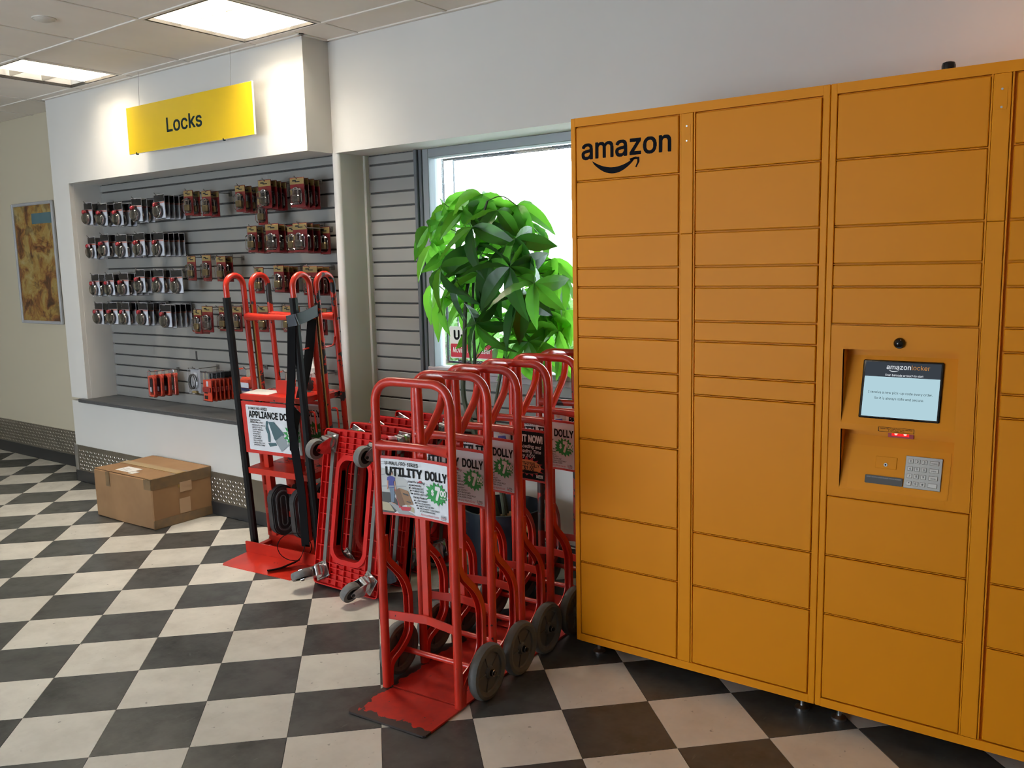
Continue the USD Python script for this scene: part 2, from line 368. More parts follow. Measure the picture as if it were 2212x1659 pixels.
# ================================================================ the room
ZC, YW, YU, YN, YS = 2.705, 3.198, 3.375, 3.42, 3.59        # ceiling; header, upper wall, niche back, window wall planes
ZS = 2.123                                                  # soffit height
XL, XR, YF = -9.5, 2.4, -3.6

# floor: vinyl tiles laid on the diagonal
fl = thing('floor', 'black and white vinyl tiles laid diagonally in a checkerboard', 'floor', kind='structure')
part(fl, 'subfloor', bx((XL, YF, -.10), (XR, 3.7, -.0035)), 'grout')
TS, TH = .3048, math.radians(45.074); TO = np.array([-4.1361, 1.92567])
e1, e2 = np.array([math.cos(TH), math.sin(TH)]), np.array([math.sin(TH), -math.cos(TH)])
def to_px(p):
    d = np.asarray(p, float) - (0, 0, EYE); z = d @ fw
    return 1106 + FPX * (d @ rt) / z, 829.5 - FPX * (d @ up) / z, z
tiles = []
room = sbox(XL, YF, XR, 3.62)
for i in range(-40, 45):
    for j in range(-40, 45):
        g = .0004; q = [TO + e1 * TS * (i + a) + e2 * TS * (j + b) for a, b in ((0, 0), (1, 0), (1, 1), (0, 1))]
        if min(p[0] for p in q) > XR or max(p[0] for p in q) < XL or min(p[1] for p in q) > 3.6 or max(p[1] for p in q) < YF: continue
        pts = [to_px((*p, 0)) for p in q]; area = 0
        if all(p[2] > .3 for p in pts):
            pg = Polygon([p[:2] for p in pts]).intersection(sbox(0, 0, 2212, 1659)); area = pg.area
        cen = sum(q) / 4
        if cen[0] > -1.6 and cen[1] > 3.1: area = 0
        tiles.append((area, i, j))
tiles.sort(reverse=True)
rnd = random.Random(5); rest = {}
def tile_mesh(i, j, dz):
    a = TO + e1 * TS * (i + .5) + e2 * TS * (j + .5)
    m = cbx((-TS / 2 + .0005, -TS / 2 + .0005, -.0035), (TS / 2 - .0005, TS / 2 - .0005, dz), .0008)
    return T(m, mat4((*a, 0), math.degrees(TH)))
for k, (area, i, j) in enumerate(tiles):
    white = (i + j) % 2 == 1
    m = f"tile_{'white' if white else 'dark'}_{rnd.randrange(3)}"
    mesh = tile_mesh(i, j, rnd.uniform(-.0003, 0))
    if k < 285 and area > 60: part(fl, 'tile', mesh, m, smooth=False)
    else: rest.setdefault(m, []).append(mesh)
for m, ms in rest.items(): part(fl, 'tile_field', ms, m, kind='stuff', smooth=False)

# back wall: header box, lock niche, column, window bay
wb = thing('wall_back', 'painted back wall with projecting header, lock niche and window bay', 'wall', kind='structure')
XH, XC, XJ, XN = -3.643, -6.309, -3.66, -6.09              # header right end, left corner, niche right jamb, niche left edge
XWL, XWR, ZWB, ZWT = -3.152, -1.60, .964, 2.077             # window opening
part(wb, 'header', bx((XC, YW, ZS), (XH, 3.75, ZC + .3)), 'wall')
part(wb, 'upper_panel', bx((XH, YU, ZS), (XR, 3.75, ZC + .3)), 'wall')
part(wb, 'left_pier', [bx((XC, YW, .622), (XN, 3.75, ZS)), bx((XN - .1, YN + .012, .622), (XN, 3.6, ZS))], 'wall')
part(wb, 'niche_jamb', [bx((XN - .001, YW + .03, .622), (XN + .001, YN + .03, ZS))], 'wall')
part(wb, 'knee_wall', bx((XC, YW, 0), (XH, 3.75, .600)), 'wall')
# bull-nosed column between niche and window bay
col = unary_union([sbox(XJ, YU, -3.605, 3.75), Point(0, 0).buffer(.0001)]).intersection(sbox(-5, 3, -3, 4)).buffer(-.02).buffer(.02, quad_segs=6)
part(wb, 'column', mv(extr(col, ZS), 0, 0, 0), 'wall')
part(wb, 'column_trim', cbx((-3.612, YS - .03, 0), (-3.592 , YS + .02, ZS), .004), 'wall')
part(wb, 'bay_panel', [bx((-3.66, YS + .02, 0), (XR, 3.75, .62)), bx((-3.66, YS + .02, .62), (-3.21, 3.75, ZS)), bx((XWR + .1, YS + .02, .62), (XR, 3.75, ZS)), bx((-3.3, YS + .02, .62), (XWR + .2, 3.75, ZWB - .06))], 'wall')
part(wb, 'niche_back', bx((XN - .12, YN + .014, .5), (XJ + .02, 3.7, ZS)), 'groove')
part(wb, 'bay_backing', [bx((-3.62, YS + .008, .55), (-3.21, YS + .03, ZS)), bx((-3.3, YS + .008, .55), (-1.55, YS + .03, .905))], 'groove')
# slats: 3 in pitch, both slatwall fields
GZ = [2.069 - .0763 * k for k in range(0, 20)]
edges = [2.122] + GZ
for a, b in zip(edges[:-1], edges[1:]):
    if b < .60: b = .622
    if a - b < .02: continue
    part(wb, 'slat', cbx((XN - .005, YN, b + .0050), (XJ + .004, YN + .013, a - .0050), .002), 'slat')
    if b <= .63: break
for a, b in zip(edges[:-1], edges[1:]):
    if a < .66: break
    x1 = -3.235 if b > .89 else -1.55
    part(wb, 'slat', cbx((-3.597, YS, b + .0050), (x1, YS + .013, a - .0050), .002), 'slat')
# stubs of a taller slat row seen low in the niche (joints between orange packs)
for x in (-5.08, -4.66, -4.42):
    part(wb, 'slat_joint', bx((x - .008, YN - .002, .925), (x + .008, YN + .001, .985)), 'groove')
single('trim_1', cbx((-6.162, 3.165, .597), (XH + .02, YN + .01, .623), .004), 'ledge', 'dark grey ledge running along the bottom of the lock niche', 'ledge', kind='structure')

wl = thing('wall_left', 'dim beige wall running past the poster at far left', 'wall', kind='structure')
part(wl, 'hall_panel', bx((XL, 3.429, 0), (XC, 3.75, ZC + .3)), 'wall_warm')
part(wl, 'end_panel', bx((XL - .1, YF, 0), (XL, 3.75, ZC + .3)), 'wall_warm')
wr = single('wall_right', bx((XR, YF, 0), (XR + .1, 3.75, ZC + .3)), 'wall_warm', 'plain painted wall at the right end of the store', 'wall', kind='structure')
# front wall with the shop window behind the camera
wf = thing('wall_front', 'store front wall with large shop window opposite the lockers', 'wall', kind='structure')
SX0, SX1, SZ0, SZ1 = -6.4, -2.3, .10, 2.2
part(wf, 'front_panel', [bx((XL, YF - .12, 0), (SX0, YF, ZC + .3)), bx((SX1, YF - .12, 0), (XR, YF, ZC + .3)), bx((SX0, YF - .12, 0), (SX1, YF, SZ0)), bx((SX0, YF - .12, SZ1), (SX1, YF, ZC + .3))], 'wall')
part(wf, 'mullion', [bx((x - .03, YF - .09, SZ0), (x + .03, YF - .03, SZ1)) for x in np.linspace(SX0, SX1, 6)], 'alu')

# cove base and diamond plate wainscot
single('baseboard_back', [cbx((XC - .012, YW - .012, 0), (XH, YW + .01, .085), .004), cbx((-3.6, YS - .01, 0), (-1.6, YS + .03, .10), .004)], 'cove', 'black rubber cove base along the knee wall', 'baseboard', kind='structure')
single('baseboard_left', cbx((XL, 3.417, 0), (XC, 3.44, .095), .004), 'cove', 'black cove base under the poster wall at far left', 'baseboard', kind='structure')
def lozenges(x0, x1, z0, z1, y):
    ms = []; p = .026
    for i in range(int((x1 - x0) / p)):
        for j in range(int((z1 - z0) / p)):
            s = 1 if (i + j) % 2 else -1; c = (x0 + (i + .5) * p, y, z0 + (j + .5) * p)
            o = np.array([(-.0115, 0, 0), (0, 0, -.0034), (.0115, 0, 0), (0, 0, .0034), (0, -.0022, 0)]); m = trimesh.Trimesh(o, [[0, 1, 4], [1, 2, 4], [2, 3, 4], [3, 0, 4]], process=False)
            m.apply_transform(mat4(c, ry=45 * s)); ms.append(m)
    return cat(ms)
t2 = thing('trim_2', 'brown diamond plate wainscot along the bottom of the knee wall', 'wainscot', kind='structure')
part(t2, 'plate', [bx((XC - .006, YW - .006, .085), (XC + 1.2, YW + .002, .272)), bx((XC + 1.202, YW - .006, .085), (XH, YW + .002, .272))], 'diamond_plate')
part(t2, 'tread_lozenges', lozenges(XC + .04, XH - .7, .09, .27, YW - .006), 'tread', kind='stuff', smooth=False)
part(t2, 'corner_guard', [bx((XC - .01, YW - .010, .085), (XC + .032, YW - .006, .274)), bx((XC - .012, YW - .010, .085), (XC - .006, YW + .2, .274))], 'keypad_steel')
t3 = thing('trim_3', 'diamond plate wainscot below the poster at far left', 'wainscot', kind='structure')
part(t3, 'plate', bx((XL, 3.420, .095), (XC - .012, 3.430, .285)), 'diamond_plate')
part(t3, 'tread_lozenges', lozenges(-8.4, XC - .02, .10, .283, 3.420), 'tread', kind='stuff', smooth=False)

# ceiling: 2 ft grid of lay-in tiles on white tees
CX, CY, PX, PY = -2.806, 3.115, .595, .605
ce = thing('ceiling', 'suspended ceiling of plain beige lay-in tiles in a tee grid', 'ceiling', kind='structure')
part(ce, 'deck', bx((XL, YF, ZC + .30), (XR, 3.75, ZC + .36)), 'ceiling_tile')
xs = [CX + PX * k for k in range(-11, 10)]; ys = [CY - PY * k for k in range(-1, 12)]
LIGHTS = {(-2, 1): 'lens', (-5, 1): 'half', (-5, 7): 'x', (-2, 7): 'x', (1, 7): 'x'}
WARMS = {(4, 1)}
for ix in range(-11, 9):
    for iy in range(0, 12):
        if (ix, iy) in LIGHTS or (ix, iy) in WARMS: continue
        x0, x1 = CX + PX * ix, CX + PX * (ix + 1); y1, y0 = CY - PY * (iy - 1), CY - PY * iy
        y1 = min(y1, YU if x1 > XH + .05 else (3.43 if x0 < XC - .1 else YW)) if iy == 0 else y1
        if iy == 0 and x0 < XH + .02 and x1 > XH + .05: y1 = YU; x0 = max(x0, XH + .01)
        if y1 - y0 < .05 or x1 < XL or x0 > XR: continue
        part(ce, 'ceiling_tile', cbx((x0 + .006, y0 + .006, ZC + .001), (x1 - .006, y1 - .004, ZC + .016), .003), 'ceiling_tile')
part(ce, 'ceiling_tile', cbx((CX - PX * 2 + .006, 3.121, ZC + .001), (XH + .012, YW, ZC + .016), .002), 'ceiling_tile')
for x in xs: part(ce, 'tee', cbx((x - .011, YF, ZC - .004), (x + .011, 3.43, ZC + .006), .002), 'tee')
for y in ys[1:]: part(ce, 'tee', cbx((XL, y - .011, ZC - .005), (XR, y + .011, ZC + .006), .002), 'tee')
part(ce, 'wall_angle', [cbx((XC, YW - .022, ZC - .006), (XH + .022, YW, ZC + .004), .002), cbx((XH, YU - .022, ZC - .006), (XR, YU, ZC + .004), .002), cbx((XH, YW - .022, ZC - .006), (XH + .022, YU, ZC + .004), .002)], 'tee')

def troffer(ix, iy, lamp, label, half=False):
    x0, x1 = CX + PX * ix + .012, CX + PX * (ix + 1) - .012; y0, y1 = CY - PY * iy + .012, CY - PY * (iy - 1) - .012
    t = thing('ceiling_light', label, 'light', group='recessed ceiling lights')
    d = .205
    part(t, 'housing', [bx((x0, y0, ZC + d), (x1, y1, ZC + d + .01)), bx((x0 - .002, y0, ZC), (x0, y1, ZC + d)), bx((x1, y0, ZC), (x1 + .002, y1, ZC + d)), bx((x0, y0 - .002, ZC), (x1, y0, ZC + d)), bx((x0, y1, ZC), (x1, y1 + .002, ZC + d))], 'paper')
    part(t, 'frame', [bx((x0, y0, ZC - .003), (x0 + .016, y1, ZC + .012)), bx((x1 - .012, y0, ZC - .003), (x1, y1, ZC + .012)), bx((x0 + .016, y0, ZC - .003), (x1 - .012, y0 + .012, ZC + .012)), bx((x0 + .016, y1 - .012, ZC - .003), (x1 - .012, y1, ZC + .012))], 'frame_dark')
    n = 3
    for k in range(n):
        a, b = x0 + .02 + (x1 - x0 - .04) * k / n, x0 + .02 + (x1 - x0 - .04) * (k + 1) / n
        part(t, 'lamp', bx((a + .02, y0 + .03, ZC + d - .022), (b - .02, y1 - .03, ZC + d - .004)), 'lamp_dim' if half and k == 0 else lamp)
    bl = []
    for k in range(1, n):
        x = x0 + (x1 - x0) * k / n; y = y0 + (y1 - y0) * k / n
        bl += [bx((x - .002, y0 + .012, ZC + .008), (x + .002, y1 - .012, ZC + .160)), bx((x0 + .016, y - .002, ZC + .008), (x1 - .012, y + .002, ZC + .160))]
    part(t, 'louver', bl, 'louver')
    return t
SAY = {(-2, 1): 'bright recessed square light by the header corner, all lamps lit', (-5, 1): 'recessed square light farther left with one lamp bay dark'}
for k, ((ix, iy), kind) in enumerate(LIGHTS.items()):
    troffer(ix, iy, 'lamp_room' if kind == 'x' else 'lamp_on', SAY.get((ix, iy)) or f'recessed square ceiling light behind the camera, {("left", "middle", "right")[k - 2]} of three', kind == 'half')
for ix, iy in WARMS: troffer(ix, iy, 'lamp_warm', 'warm recessed square light above the lockers')

sd = thing('ceiling_sensor', 'round beige flush sensor cover on the ceiling tile at top left', 'sensor', mat4((-4.32, 2.22, ZC)))
part(sd, 'cover', lathe([(0, -.012), (.035, -.011), (.046, -.004), (.047, .002), (0, .002)]), 'smoke_white')
part(sd, 'rim', lathe([(.046, -.005), (.053, -.004), (.054, .002), (.046, .002)]), 'smoke_white')

# window
wi = thing('window_1', 'bright window in a grey aluminium frame beside the slatwall', 'window', kind='structure')
FX = -3.238
part(wi, 'trim_post', [cbx((FX, YS - .022, ZWB - .05), (FX + .022, YS + .06, ZS), .003), cbx((FX + .022, YS - .008, ZWB - .05), (FX + .044, YS + .06, ZS), .003)], 'alu_dark')
part(wi, 'frame', [cbx((FX + .044, YS, ZWB - .045), (XWL, YS + .075, ZS), .003), cbx((XWR, YS, ZWB - .045), (XWR + .08, YS + .075, ZS), .003), cbx((XWL, YS, ZWT), (XWR, YS + .075, ZS), .003)], 'alu')
part(wi, 'sill', [cbx((FX + .044, YS - .01, ZWB - .028), (XWR + .08, YS + .09, ZWB), .003), cbx((FX + .04, YS - .004, ZWB - .060), (XWR + .08, YS + .05, ZWB - .028), .003)], 'mauve')
part(wi, 'pane', bx((XWL - .005, YS + .050, ZWB - .005), (XWR + .005, YS + .056, ZWT + .005)), 'pane')
def rect_bar(x0, x1, z0, z1, y, w): return [bx((x0, y, z0), (x0 + w, y + .008, z1)), bx((x0 + w, y, z1 - w), (x1, y + .008, z1)), bx((x0 + w, y, z0), (x1, y + .008, z0 + w))]
part(wi, 'gasket', rect_bar(-3.112, XWR, ZWB + .018, ZWT - .006, YS + .060, .011), 'gasket')
part(wi, 'outer_bar', rect_bar(-3.045, XWR, ZWB + .03, ZWT - .016, YS + .075, .004), 'gasket')
dc = thing('window_decal', 'white and red rental company sign stuck low on the window pane', 'sign', mat4((-3.078, YS + .049, 1.012)))
part(dc, 'board', faceY(extr(rrect(0, 0, .29, .172, .008), .001), 0), 'print_white')
part(dc, 'red_band', faceY(extr(rrect(.004, .006, .286, .078, .006), .0005), -.0012), 'print_red')
part(dc, 'lettering', faceY(fit('U-HAUL', .245, .045, 3, at=(.022, .104)), -.0016), 'print_black')
part(dc, 'footline', faceY(fit('STORAGE TRUCKS', .17, .011, 2, at=(.05, -.020)), -.0016), 'print_black')
part(dc, 'slogan', faceY(fit('Moving Made Easier', .255, .028, True, at=(.016, .032), shear=.2), -.0022), 'print_white')

# ================================================================ objects on the walls
# Locks sign hung from the ceiling tee
ls = thing('hanging_sign', 'yellow hanging board reading Locks in front of the header', 'sign', mat4((-4.5525, 3.105, 2.226)))
part(ls, 'board', cbx((-.6075, 0, 0), (.6075, .010, .277), .001), 'sign_edge')
part(ls, 'face', bx((-.6055, -.0008, .001), (.603, .0002, .276)), 'sign_yellow')
part(ls, 'lettering', faceY(fit('Locks', .345, .078, True, at=(-.205, .095)), -.0014), 'sign_teal')
for x in (-.47, .42): part(ls, 'wire', tube([(x, .005, .276), (x + .01, .008, .47)], .0009, 5), 'hook')
for x in (-.53, .33): part(ls, 'clip', bx((x, -.003, -.006), (x + .006, .012, .008)), 'sign_teal')

po = thing('framed_poster', 'tall brown and yellow abstract poster in a grey frame at far left', 'poster', mat4((-7.09, 3.429, 1.12)))
w2, hh = .323, .942
part(po, 'print', bx((-w2 + .02, -.012, .02), (w2 - .02, -.002, hh - .02)), 'poster_art')
part(po, 'frame', [cbx((-w2, -.024, 0), (-w2 + .024, 0, hh), .006), cbx((w2 - .024, -.024, 0), (w2, 0, hh), .006), cbx((-w2 + .024, -.024, 0), (w2 - .024, 0, .024), .006), cbx((-w2 + .024, -.024, hh - .024), (w2 - .024, 0, hh), .006)], 'print_gray')
part(po, 'green_panel', bx((-.02, -.0135, .775), (w2 - .022, -.0115, .855)), 'print_teal')

# ---------------------------------------------------------------- lock packs on peg hooks
pegs = thing('peg_hook', 'x', 'hook', mat4((0, -50, 0)))
def hook_mesh(L):
    return cat([cbx((-.012, -.004, -.02), (.012, .0, .006), .001), tube(fil([(0, -.002, -.006), (0, -L + .012, -.004), (0, -L, .012)], .01), .0026, 6)])
stage.RemovePrim(pegs.GetPath()); used['/World/peg_hook'] = 0
hook_proto = {}
def peg(x, z, L, label, group):
    if L not in hook_proto:
        t = thing('peg_hook', label, 'hook', mat4((x, YN, z)), group)
        part(t, 'back_clip', cbx((-.014, -.004, -.022), (.014, 0, .006), .001), 'hook')
        part(t, 'prong', tube(fil([(0, -.002, -.006), (0, -L + .014, -.004), (0, -L, .012)], .01), .0026, 6), 'hook')
        hook_proto[L] = t
    else: copy_of(hook_proto[L], mat4((x, YN, z)), label, group)

def disc_pack(label, group, m):
    """round steel lock in a clear blister on a black-topped card, hanging from z = 0 down"""
    t = thing('disc_lock_pack', label, 'lock pack', m, group)
    w, h = .107, .152
    c = part(t, 'card', bx((-w / 2 + .004, 0, -h + .004), (w / 2 - .004, .0012, -.002)), 'card_white')
    part(t, 'header', bx((-w / 2 + .004, -.0008, -.046), (w / 2 - .004, 0, -.004)), 'card_black')
    part(t, 'stripe', [bx((-w / 2 + .004, -.0008, z - .003), (w / 2 - .004, 0, z)) for z in (-.048, -.053)], 'card_orange')
    lk = part(t, 'lock', T(lathe([(0, -.011), (.029, -.011), (.038, -.006), (.040, 0), (.038, .006), (.029, .011), (0, .011)], 'y', 22), mat4((-.010, -.016, -.108), ry=0)), 'lock_steel')
    part(lk, 'shackle', T(tube([(.026 * math.cos(a), 0, .026 * math.sin(a)) for a in np.linspace(.5, 2.4, 8)], .0045, 6), mat4((-.012, -.016, -.100))), 'steel')
    part(t, 'key_tag', T(trimesh.creation.icosphere(2, .0155), mat4((-.024, -.017, -.064))), 'tag_red')
    part(t, 'blister', cat([cbx((-w / 2, -.003, -h), (w / 2, .002, 0), .001), T(lathe([(0, -.033), (.030, -.031), (.040, -.020), (.044, -.003)], 'y', 20), mat4((-.010, 0, -.106))), cbx((-.046, -.026, -.084), (.012, -.002, -.048), .006)]), 'blister')
    return t
disc0 = None
rows = ['top', 'second', 'third', 'bottom']
XP = [[-5.935, -5.750, -5.560, -5.345, -5.090], [-5.930, -5.760, -5.545, -5.340, -5.125], [-5.925, -5.735, -5.560, -5.365, -5.150, -4.955], [-5.905, -5.730, -5.575, -5.365, -5.105]]
NP = [[3, 3, 3, 3, 5], [2, 3, 4, 3, 5], [4, 3, 4, 4, 4, 1], [3, 4, 4, 4, 5]]
ZP = [[1.986, 1.972, 1.966, 1.982, 1.990], [1.756, 1.768, 1.758, 1.762, 1.757], [1.502, 1.504, 1.507, 1.526, 1.524, 1.521], [1.306, 1.310, 1.310, 1.311, 1.303]]
nth = ['first', 'second', 'third', 'fourth', 'fifth', 'sixth']
rnd = random.Random(11)
for r in range(4):
    for k, x in enumerate(XP[r]):
        peg(x, ZP[r][k] - .004, .215, f'peg hook for disc locks, {nth[k]} from the left in the {rows[r]} row', 'peg hooks of the disc locks')
        y = 3.235
        for n in range(NP[r][k]):
            lab = f'disc lock blister, {"front" if n == 0 else nth[n]} on the {nth[k]} peg of the {rows[r]} row'
            m = mat4((x + rnd.uniform(-.004, .004), y, ZP[r][k] - (.0 if n == 0 else .004)), rz=rnd.uniform(-4, 4), ry=rnd.uniform(-2, 2), rx=rnd.uniform(0, 2))
            if disc0 is None: disc0 = disc_pack(lab, 'disc lock blisters', m)
            else: copy_of(disc0, m, lab, 'disc lock blisters')
            y += min(.046, .150 / max(NP[r][k] - 1, 1))

def padlock_pack(name, w, h, body, label, m, gold=False):
    t = thing(name, label, 'lock pack', m, 'padlock blisters')
    part(t, 'card', bx((-w / 2 + .003, 0, -h + .003), (w / 2 - .003, .0012, -.002)), 'card_red')
    part(t, 'header', bx((-w / 2 + .003, -.0008, -.036), (w / 2 - .003, 0, -.004)), 'card_yellow')
    parts(t, 'scribble', [bx((-w * .3, -.0014, -.020), (-w * .05, -.0008, -.013)), bx((-w * .12, -.0014, -.026), (w * .2, -.0008, -.020))], 'card_black')
    part(t, 'price_dot', faceY(flat(Polygon([(-w / 2 + .004, -.06), (-w / 2 + .004, -.095), (-w * .12, -.078)])), -.0012), 'card_yellow')
    b = part(t, 'padlock', cbx((-w * .27, -.022, -h + .028), (w * .25, -.004, -h + .066), .005), body)
    s = h * .13
    part(b, 'shackle', T(tube(fil([(-w * .17, 0, 0), (-w * .17, 0, s + .02), (w * .15, 0, s + .02), (w * .15, 0, 0)], .02, 4), .0036, 6), mat4((0, -.013, -h + .064))), 'steel')
    part(t, 'key', [cbx((w * .28, -.008, -h + .03), (w * .36, -.003, -h + .075), .001)], 'steel')
    part(t, 'blister', cat([cbx((-w / 2, -.003, -h), (w / 2, .002, 0), .001), cbx((-w * .42, -.029, -h + .014), (w * .42, -.002, -h + .10), .010)]), 'blister')
    return t
PK = {}
def pad(kind, x, y, z, label, rz=0):
    m = mat4((x, y, z), rz=rz)
    if kind not in PK:
        PK[kind] = {'n': lambda: padlock_pack('padlock_pack', .088, .152, 'brass', label, m), 'w': lambda: padlock_pack('large_padlock_pack', .112, .160, 'lock_steel', label, m)}[kind]()
    else: copy_of(PK[kind], m, label, 'padlock blisters')
# (kind, x, top z, number on the hook, front y, words)
PADS = [('n', -4.80, 1.996, 2, 3.25, 'leftmost hook of the top padlock row'), ('n', -4.615, 1.983, 2, 3.25, 'second hook of the top padlock row'), ('n', -4.295, 1.992, 3, 3.25, 'third hook of the top padlock row'),
        ('w', -4.070, 2.007, 4, 3.25, 'fourth hook of the top padlock row'), ('n', -4.12, 1.910, 1, 3.26, 'lower hook under the top padlock row'), ('w', -3.800, 2.000, 4, 3.25, 'last hook of the top padlock row'),
        ('n', -4.212, 1.758, 3, 3.25, 'left hook of the second padlock row'), ('w', -4.030, 1.763, 3, 3.25, 'second hook of the second padlock row'), ('n', -3.905, 1.749, 1, 3.29, 'middle hook of the second padlock row'),
        ('w', -3.800, 1.757, 3, 3.25, 'fourth hook of the second padlock row'), ('n', -3.735, 1.736, 1, 3.37, 'hook beside the column in the second padlock row'),
        ('n', -4.828, 1.601, 1, 3.26, 'left hook above the appliance dolly handles'), ('n', -4.69, 1.596, 1, 3.27, 'second hook above the appliance dolly handles'), ('n', -4.640, 1.604, 1, 3.235, 'third hook above the appliance dolly handles'), ('n', -4.53, 1.594, 2, 3.26, 'last hook above the appliance dolly handles'),
        ('n', -4.196, 1.523, 1, 3.27, 'left hook of the third padlock row'), ('n', -3.995, 1.531, 4, 3.25, 'middle hook of the third padlock row'), ('w', -3.735, 1.524, 3, 3.25, 'right hook of the third padlock row'),
        ('n', -4.790, 1.273, 2, 3.25, 'leftmost hook of the lowest padlock row'), ('w', -4.668, 1.295, 1, 3.24, 'second hook of the lowest padlock row'), ('n', -4.57, 1.293, 1, 3.28, 'third hook of the lowest padlock row'), ('n', -4.46, 1.292, 1, 3.30, 'fourth hook of the lowest padlock row'),
        ('n', -4.175, 1.300, 1, 3.27, 'fifth hook of the lowest padlock row'), ('n', -3.945, 1.305, 2, 3.26, 'sixth hook of the lowest padlock row'), ('n', -3.76, 1.290, 1, 3.34, 'last hook of the lowest padlock row')]
for kind, x, z, n, y, wd in PADS:
    peg(x, z - .004, .19, f'peg hook, the {wd}', 'peg hooks of the padlocks')
    for k in range(n):
        pad(kind, x + rnd.uniform(-.004, .004), y + k * min(.05, .14 / n), z - .003 * k, f'red padlock blister, {"front" if k == 0 else nth[k]} on the {wd}', rnd.uniform(-2, 4))
# bottom row: fluorescent tie-downs, a grey pack, red packs
def strap_pack(label, m):
    t = thing('tie_down_pack', label, 'strap pack', m, 'orange tie down packs')
    part(t, 'strap_loop', sweep(fil([(-.028, 0, -.04), (-.030, 0, -.16), (.026, 0, -.165), (.030, 0, -.045), (0, 0, -.03), (-.028, 0, -.04)], .02, 4), rect(.022, .014, .004), upv=(0, 1, 0)), 'fluor_orange')
    part(t, 'label_card', bx((-.012, -.012, -.14), (.016, -.009, -.05)), 'card_black')
    part(t, 'barcode', bx((-.010, -.0135, -.135), (.006, -.012, -.105)), 'card_white')
    part(t, 'bag', cbx((-.036, -.014, -.172), (.036, .012, 0), .004), 'blister')
    return t
st0 = None
peg(-5.30, .862, .215, 'peg hook holding the orange tie down packs, lowest left', 'peg hooks of the bottom row')
for k in range(4):
    m = mat4((-5.30 + .012 * k, 3.225 + .045 * k, .862), rz=rnd.uniform(-14, 20)); lab = f'orange tie down pack, {"front" if k == 0 else nth[k]} on the lowest left hook'
    if st0 is None: st0 = strap_pack(lab, m)
    else: copy_of(st0, m, lab)
peg(-4.855, .902, .19, 'peg hook holding the grey pack in the bottom row', 'peg hooks of the bottom row')
t = thing('cable_pack', 'grey blister pack with yellow tip hanging in the bottom row', 'cable pack', mat4((-4.855, 3.25, .905)))
part(t, 'card', bx((-.05, 0, -.16), (.05, .0015, -.01)), 'print_gray'); part(t, 'coil', tube([(.030 * math.cos(a), -.012 - .0006 * i, -.085 + .045 * math.sin(a)) for i, a in enumerate(np.linspace(0, 12, 40))], .004, 6), 'rubber_dark')
part(t, 'barcode', bx((-.012, -.003, -.11), (.022, -.001, -.03)), 'card_white'); part(t, 'yellow_tip', cbx((-.02, -.02, -.158), (.026, -.002, -.145), .003), 'card_yellow'); part(t, 'blister', cbx((-.054, -.026, -.165), (.054, .002, 0), .008), 'blister')
def tag_pack(label, m):
    t = thing('reflector_pack', label, 'strap pack', m, 'orange packs with barcodes')
    part(t, 'card', bx((-.046, 0, -.175), (.046, .0015, -.045)), 'fluor_orange'); part(t, 'black_print', [bx((-.036, -.001, z), (.0, 0, z + .022)) for z in (-.165, -.13)], 'card_black')
    part(t, 'barcode', bx((-.010, -.0012, -.085), (.012, 0, -.052)), 'card_white'); part(t, 'insert', cbx((-.040, -.012, -.12), (.040, -.001, -.09), .003), 'card_red'); part(t, 'bag', cbx((-.05, -.008, -.178), (.05, .003, 0), .002), 'blister')
    return t
peg(-4.715, .882, .19, 'peg hook holding the barcoded orange packs', 'peg hooks of the bottom row')
tg0 = None
for k in range(6):
    m = mat4((-4.715 + .004 * k, 3.235 + .027 * k, .882), rz=rnd.uniform(-6, 6)); lab = f'barcoded orange pack, {"front" if k == 0 else nth[k]} on the hook left of the dollies'
    if tg0 is None: tg0 = tag_pack(lab, m)
    else: copy_of(tg0, m, lab)
def bag_pack(label, m):
    t = thing('rope_bag', label, 'rope bag', m, 'rope bags behind the appliance dollies')
    part(t, 'rope', cbx((-.052, -.03, -.125), (.052, .02, -.055), .016), 'fluor_orange'); part(t, 'label_card', [bx((-.04, -.033, -.115), (.045, -.031, -.085))], 'card_white'); part(t, 'navy_band', bx((-.05, -.0335, -.135), (.05, -.031, -.118)), 'navy'); part(t, 'bag', cbx((-.058, -.036, -.18), (.058, .024, 0), .012), 'blister')
    return t
bg0 = None
for k, (x, wd) in enumerate(((-4.37, 'leftmost behind the appliance dollies'), (-4.01, 'between the two appliance dolly rails'), (-3.745, 'beside the column behind the dollies'))):
    peg(x, .925, .17, f'peg hook of the rope bag {wd}', 'peg hooks of the bottom row')
    m = mat4((x, 3.28, .927)); lab = f'clear bag of orange rope hanging {wd}'
    if bg0 is None: bg0 = bag_pack(lab, m)
    else: copy_of(bg0, m, lab)
t = thing('glue_bottle', 'small white bottle with red cap hanging upright behind the strap', 'bottle', mat4((-3.81, 3.30, .88)))
part(t, 'body', lathe([(0, 0), (.024, 0), (.026, .01), (.026, .075), (.010, .10), (.008, .135), (0, .138)], n=16), 'print_white'); part(t, 'cap', lathe([(0, -.05), (.015, -.05), (.017, -.004), (.012, 0), (0, 0)], n=14), 'red_deep')
t = thing('cardboard_box', 'taped brown cardboard box with white label on the floor', 'box', mat4((-4.985, 2.985, 0), rz=1.0))
bw, bd, bh = .305, .205, .300
def wob(m, s=.006):
    v = m.vertices.copy(); n = meshkit.fbm(v * 4 + 3, 3) - .5; d = v - v.mean(0); d /= np.linalg.norm(d, axis=1)[:, None] + 1e-9; m.vertices = v + d * n[:, None] * s * 2; return m
def grid_box(lo, hi, n=8):
    m = cbx(lo, hi, .006)
    for _ in range(3): m = m.subdivide()
    return m
body = part(t, 'body', wob(grid_box((-bw, -bd, .002), (bw, bd, bh))), 'cardboard')
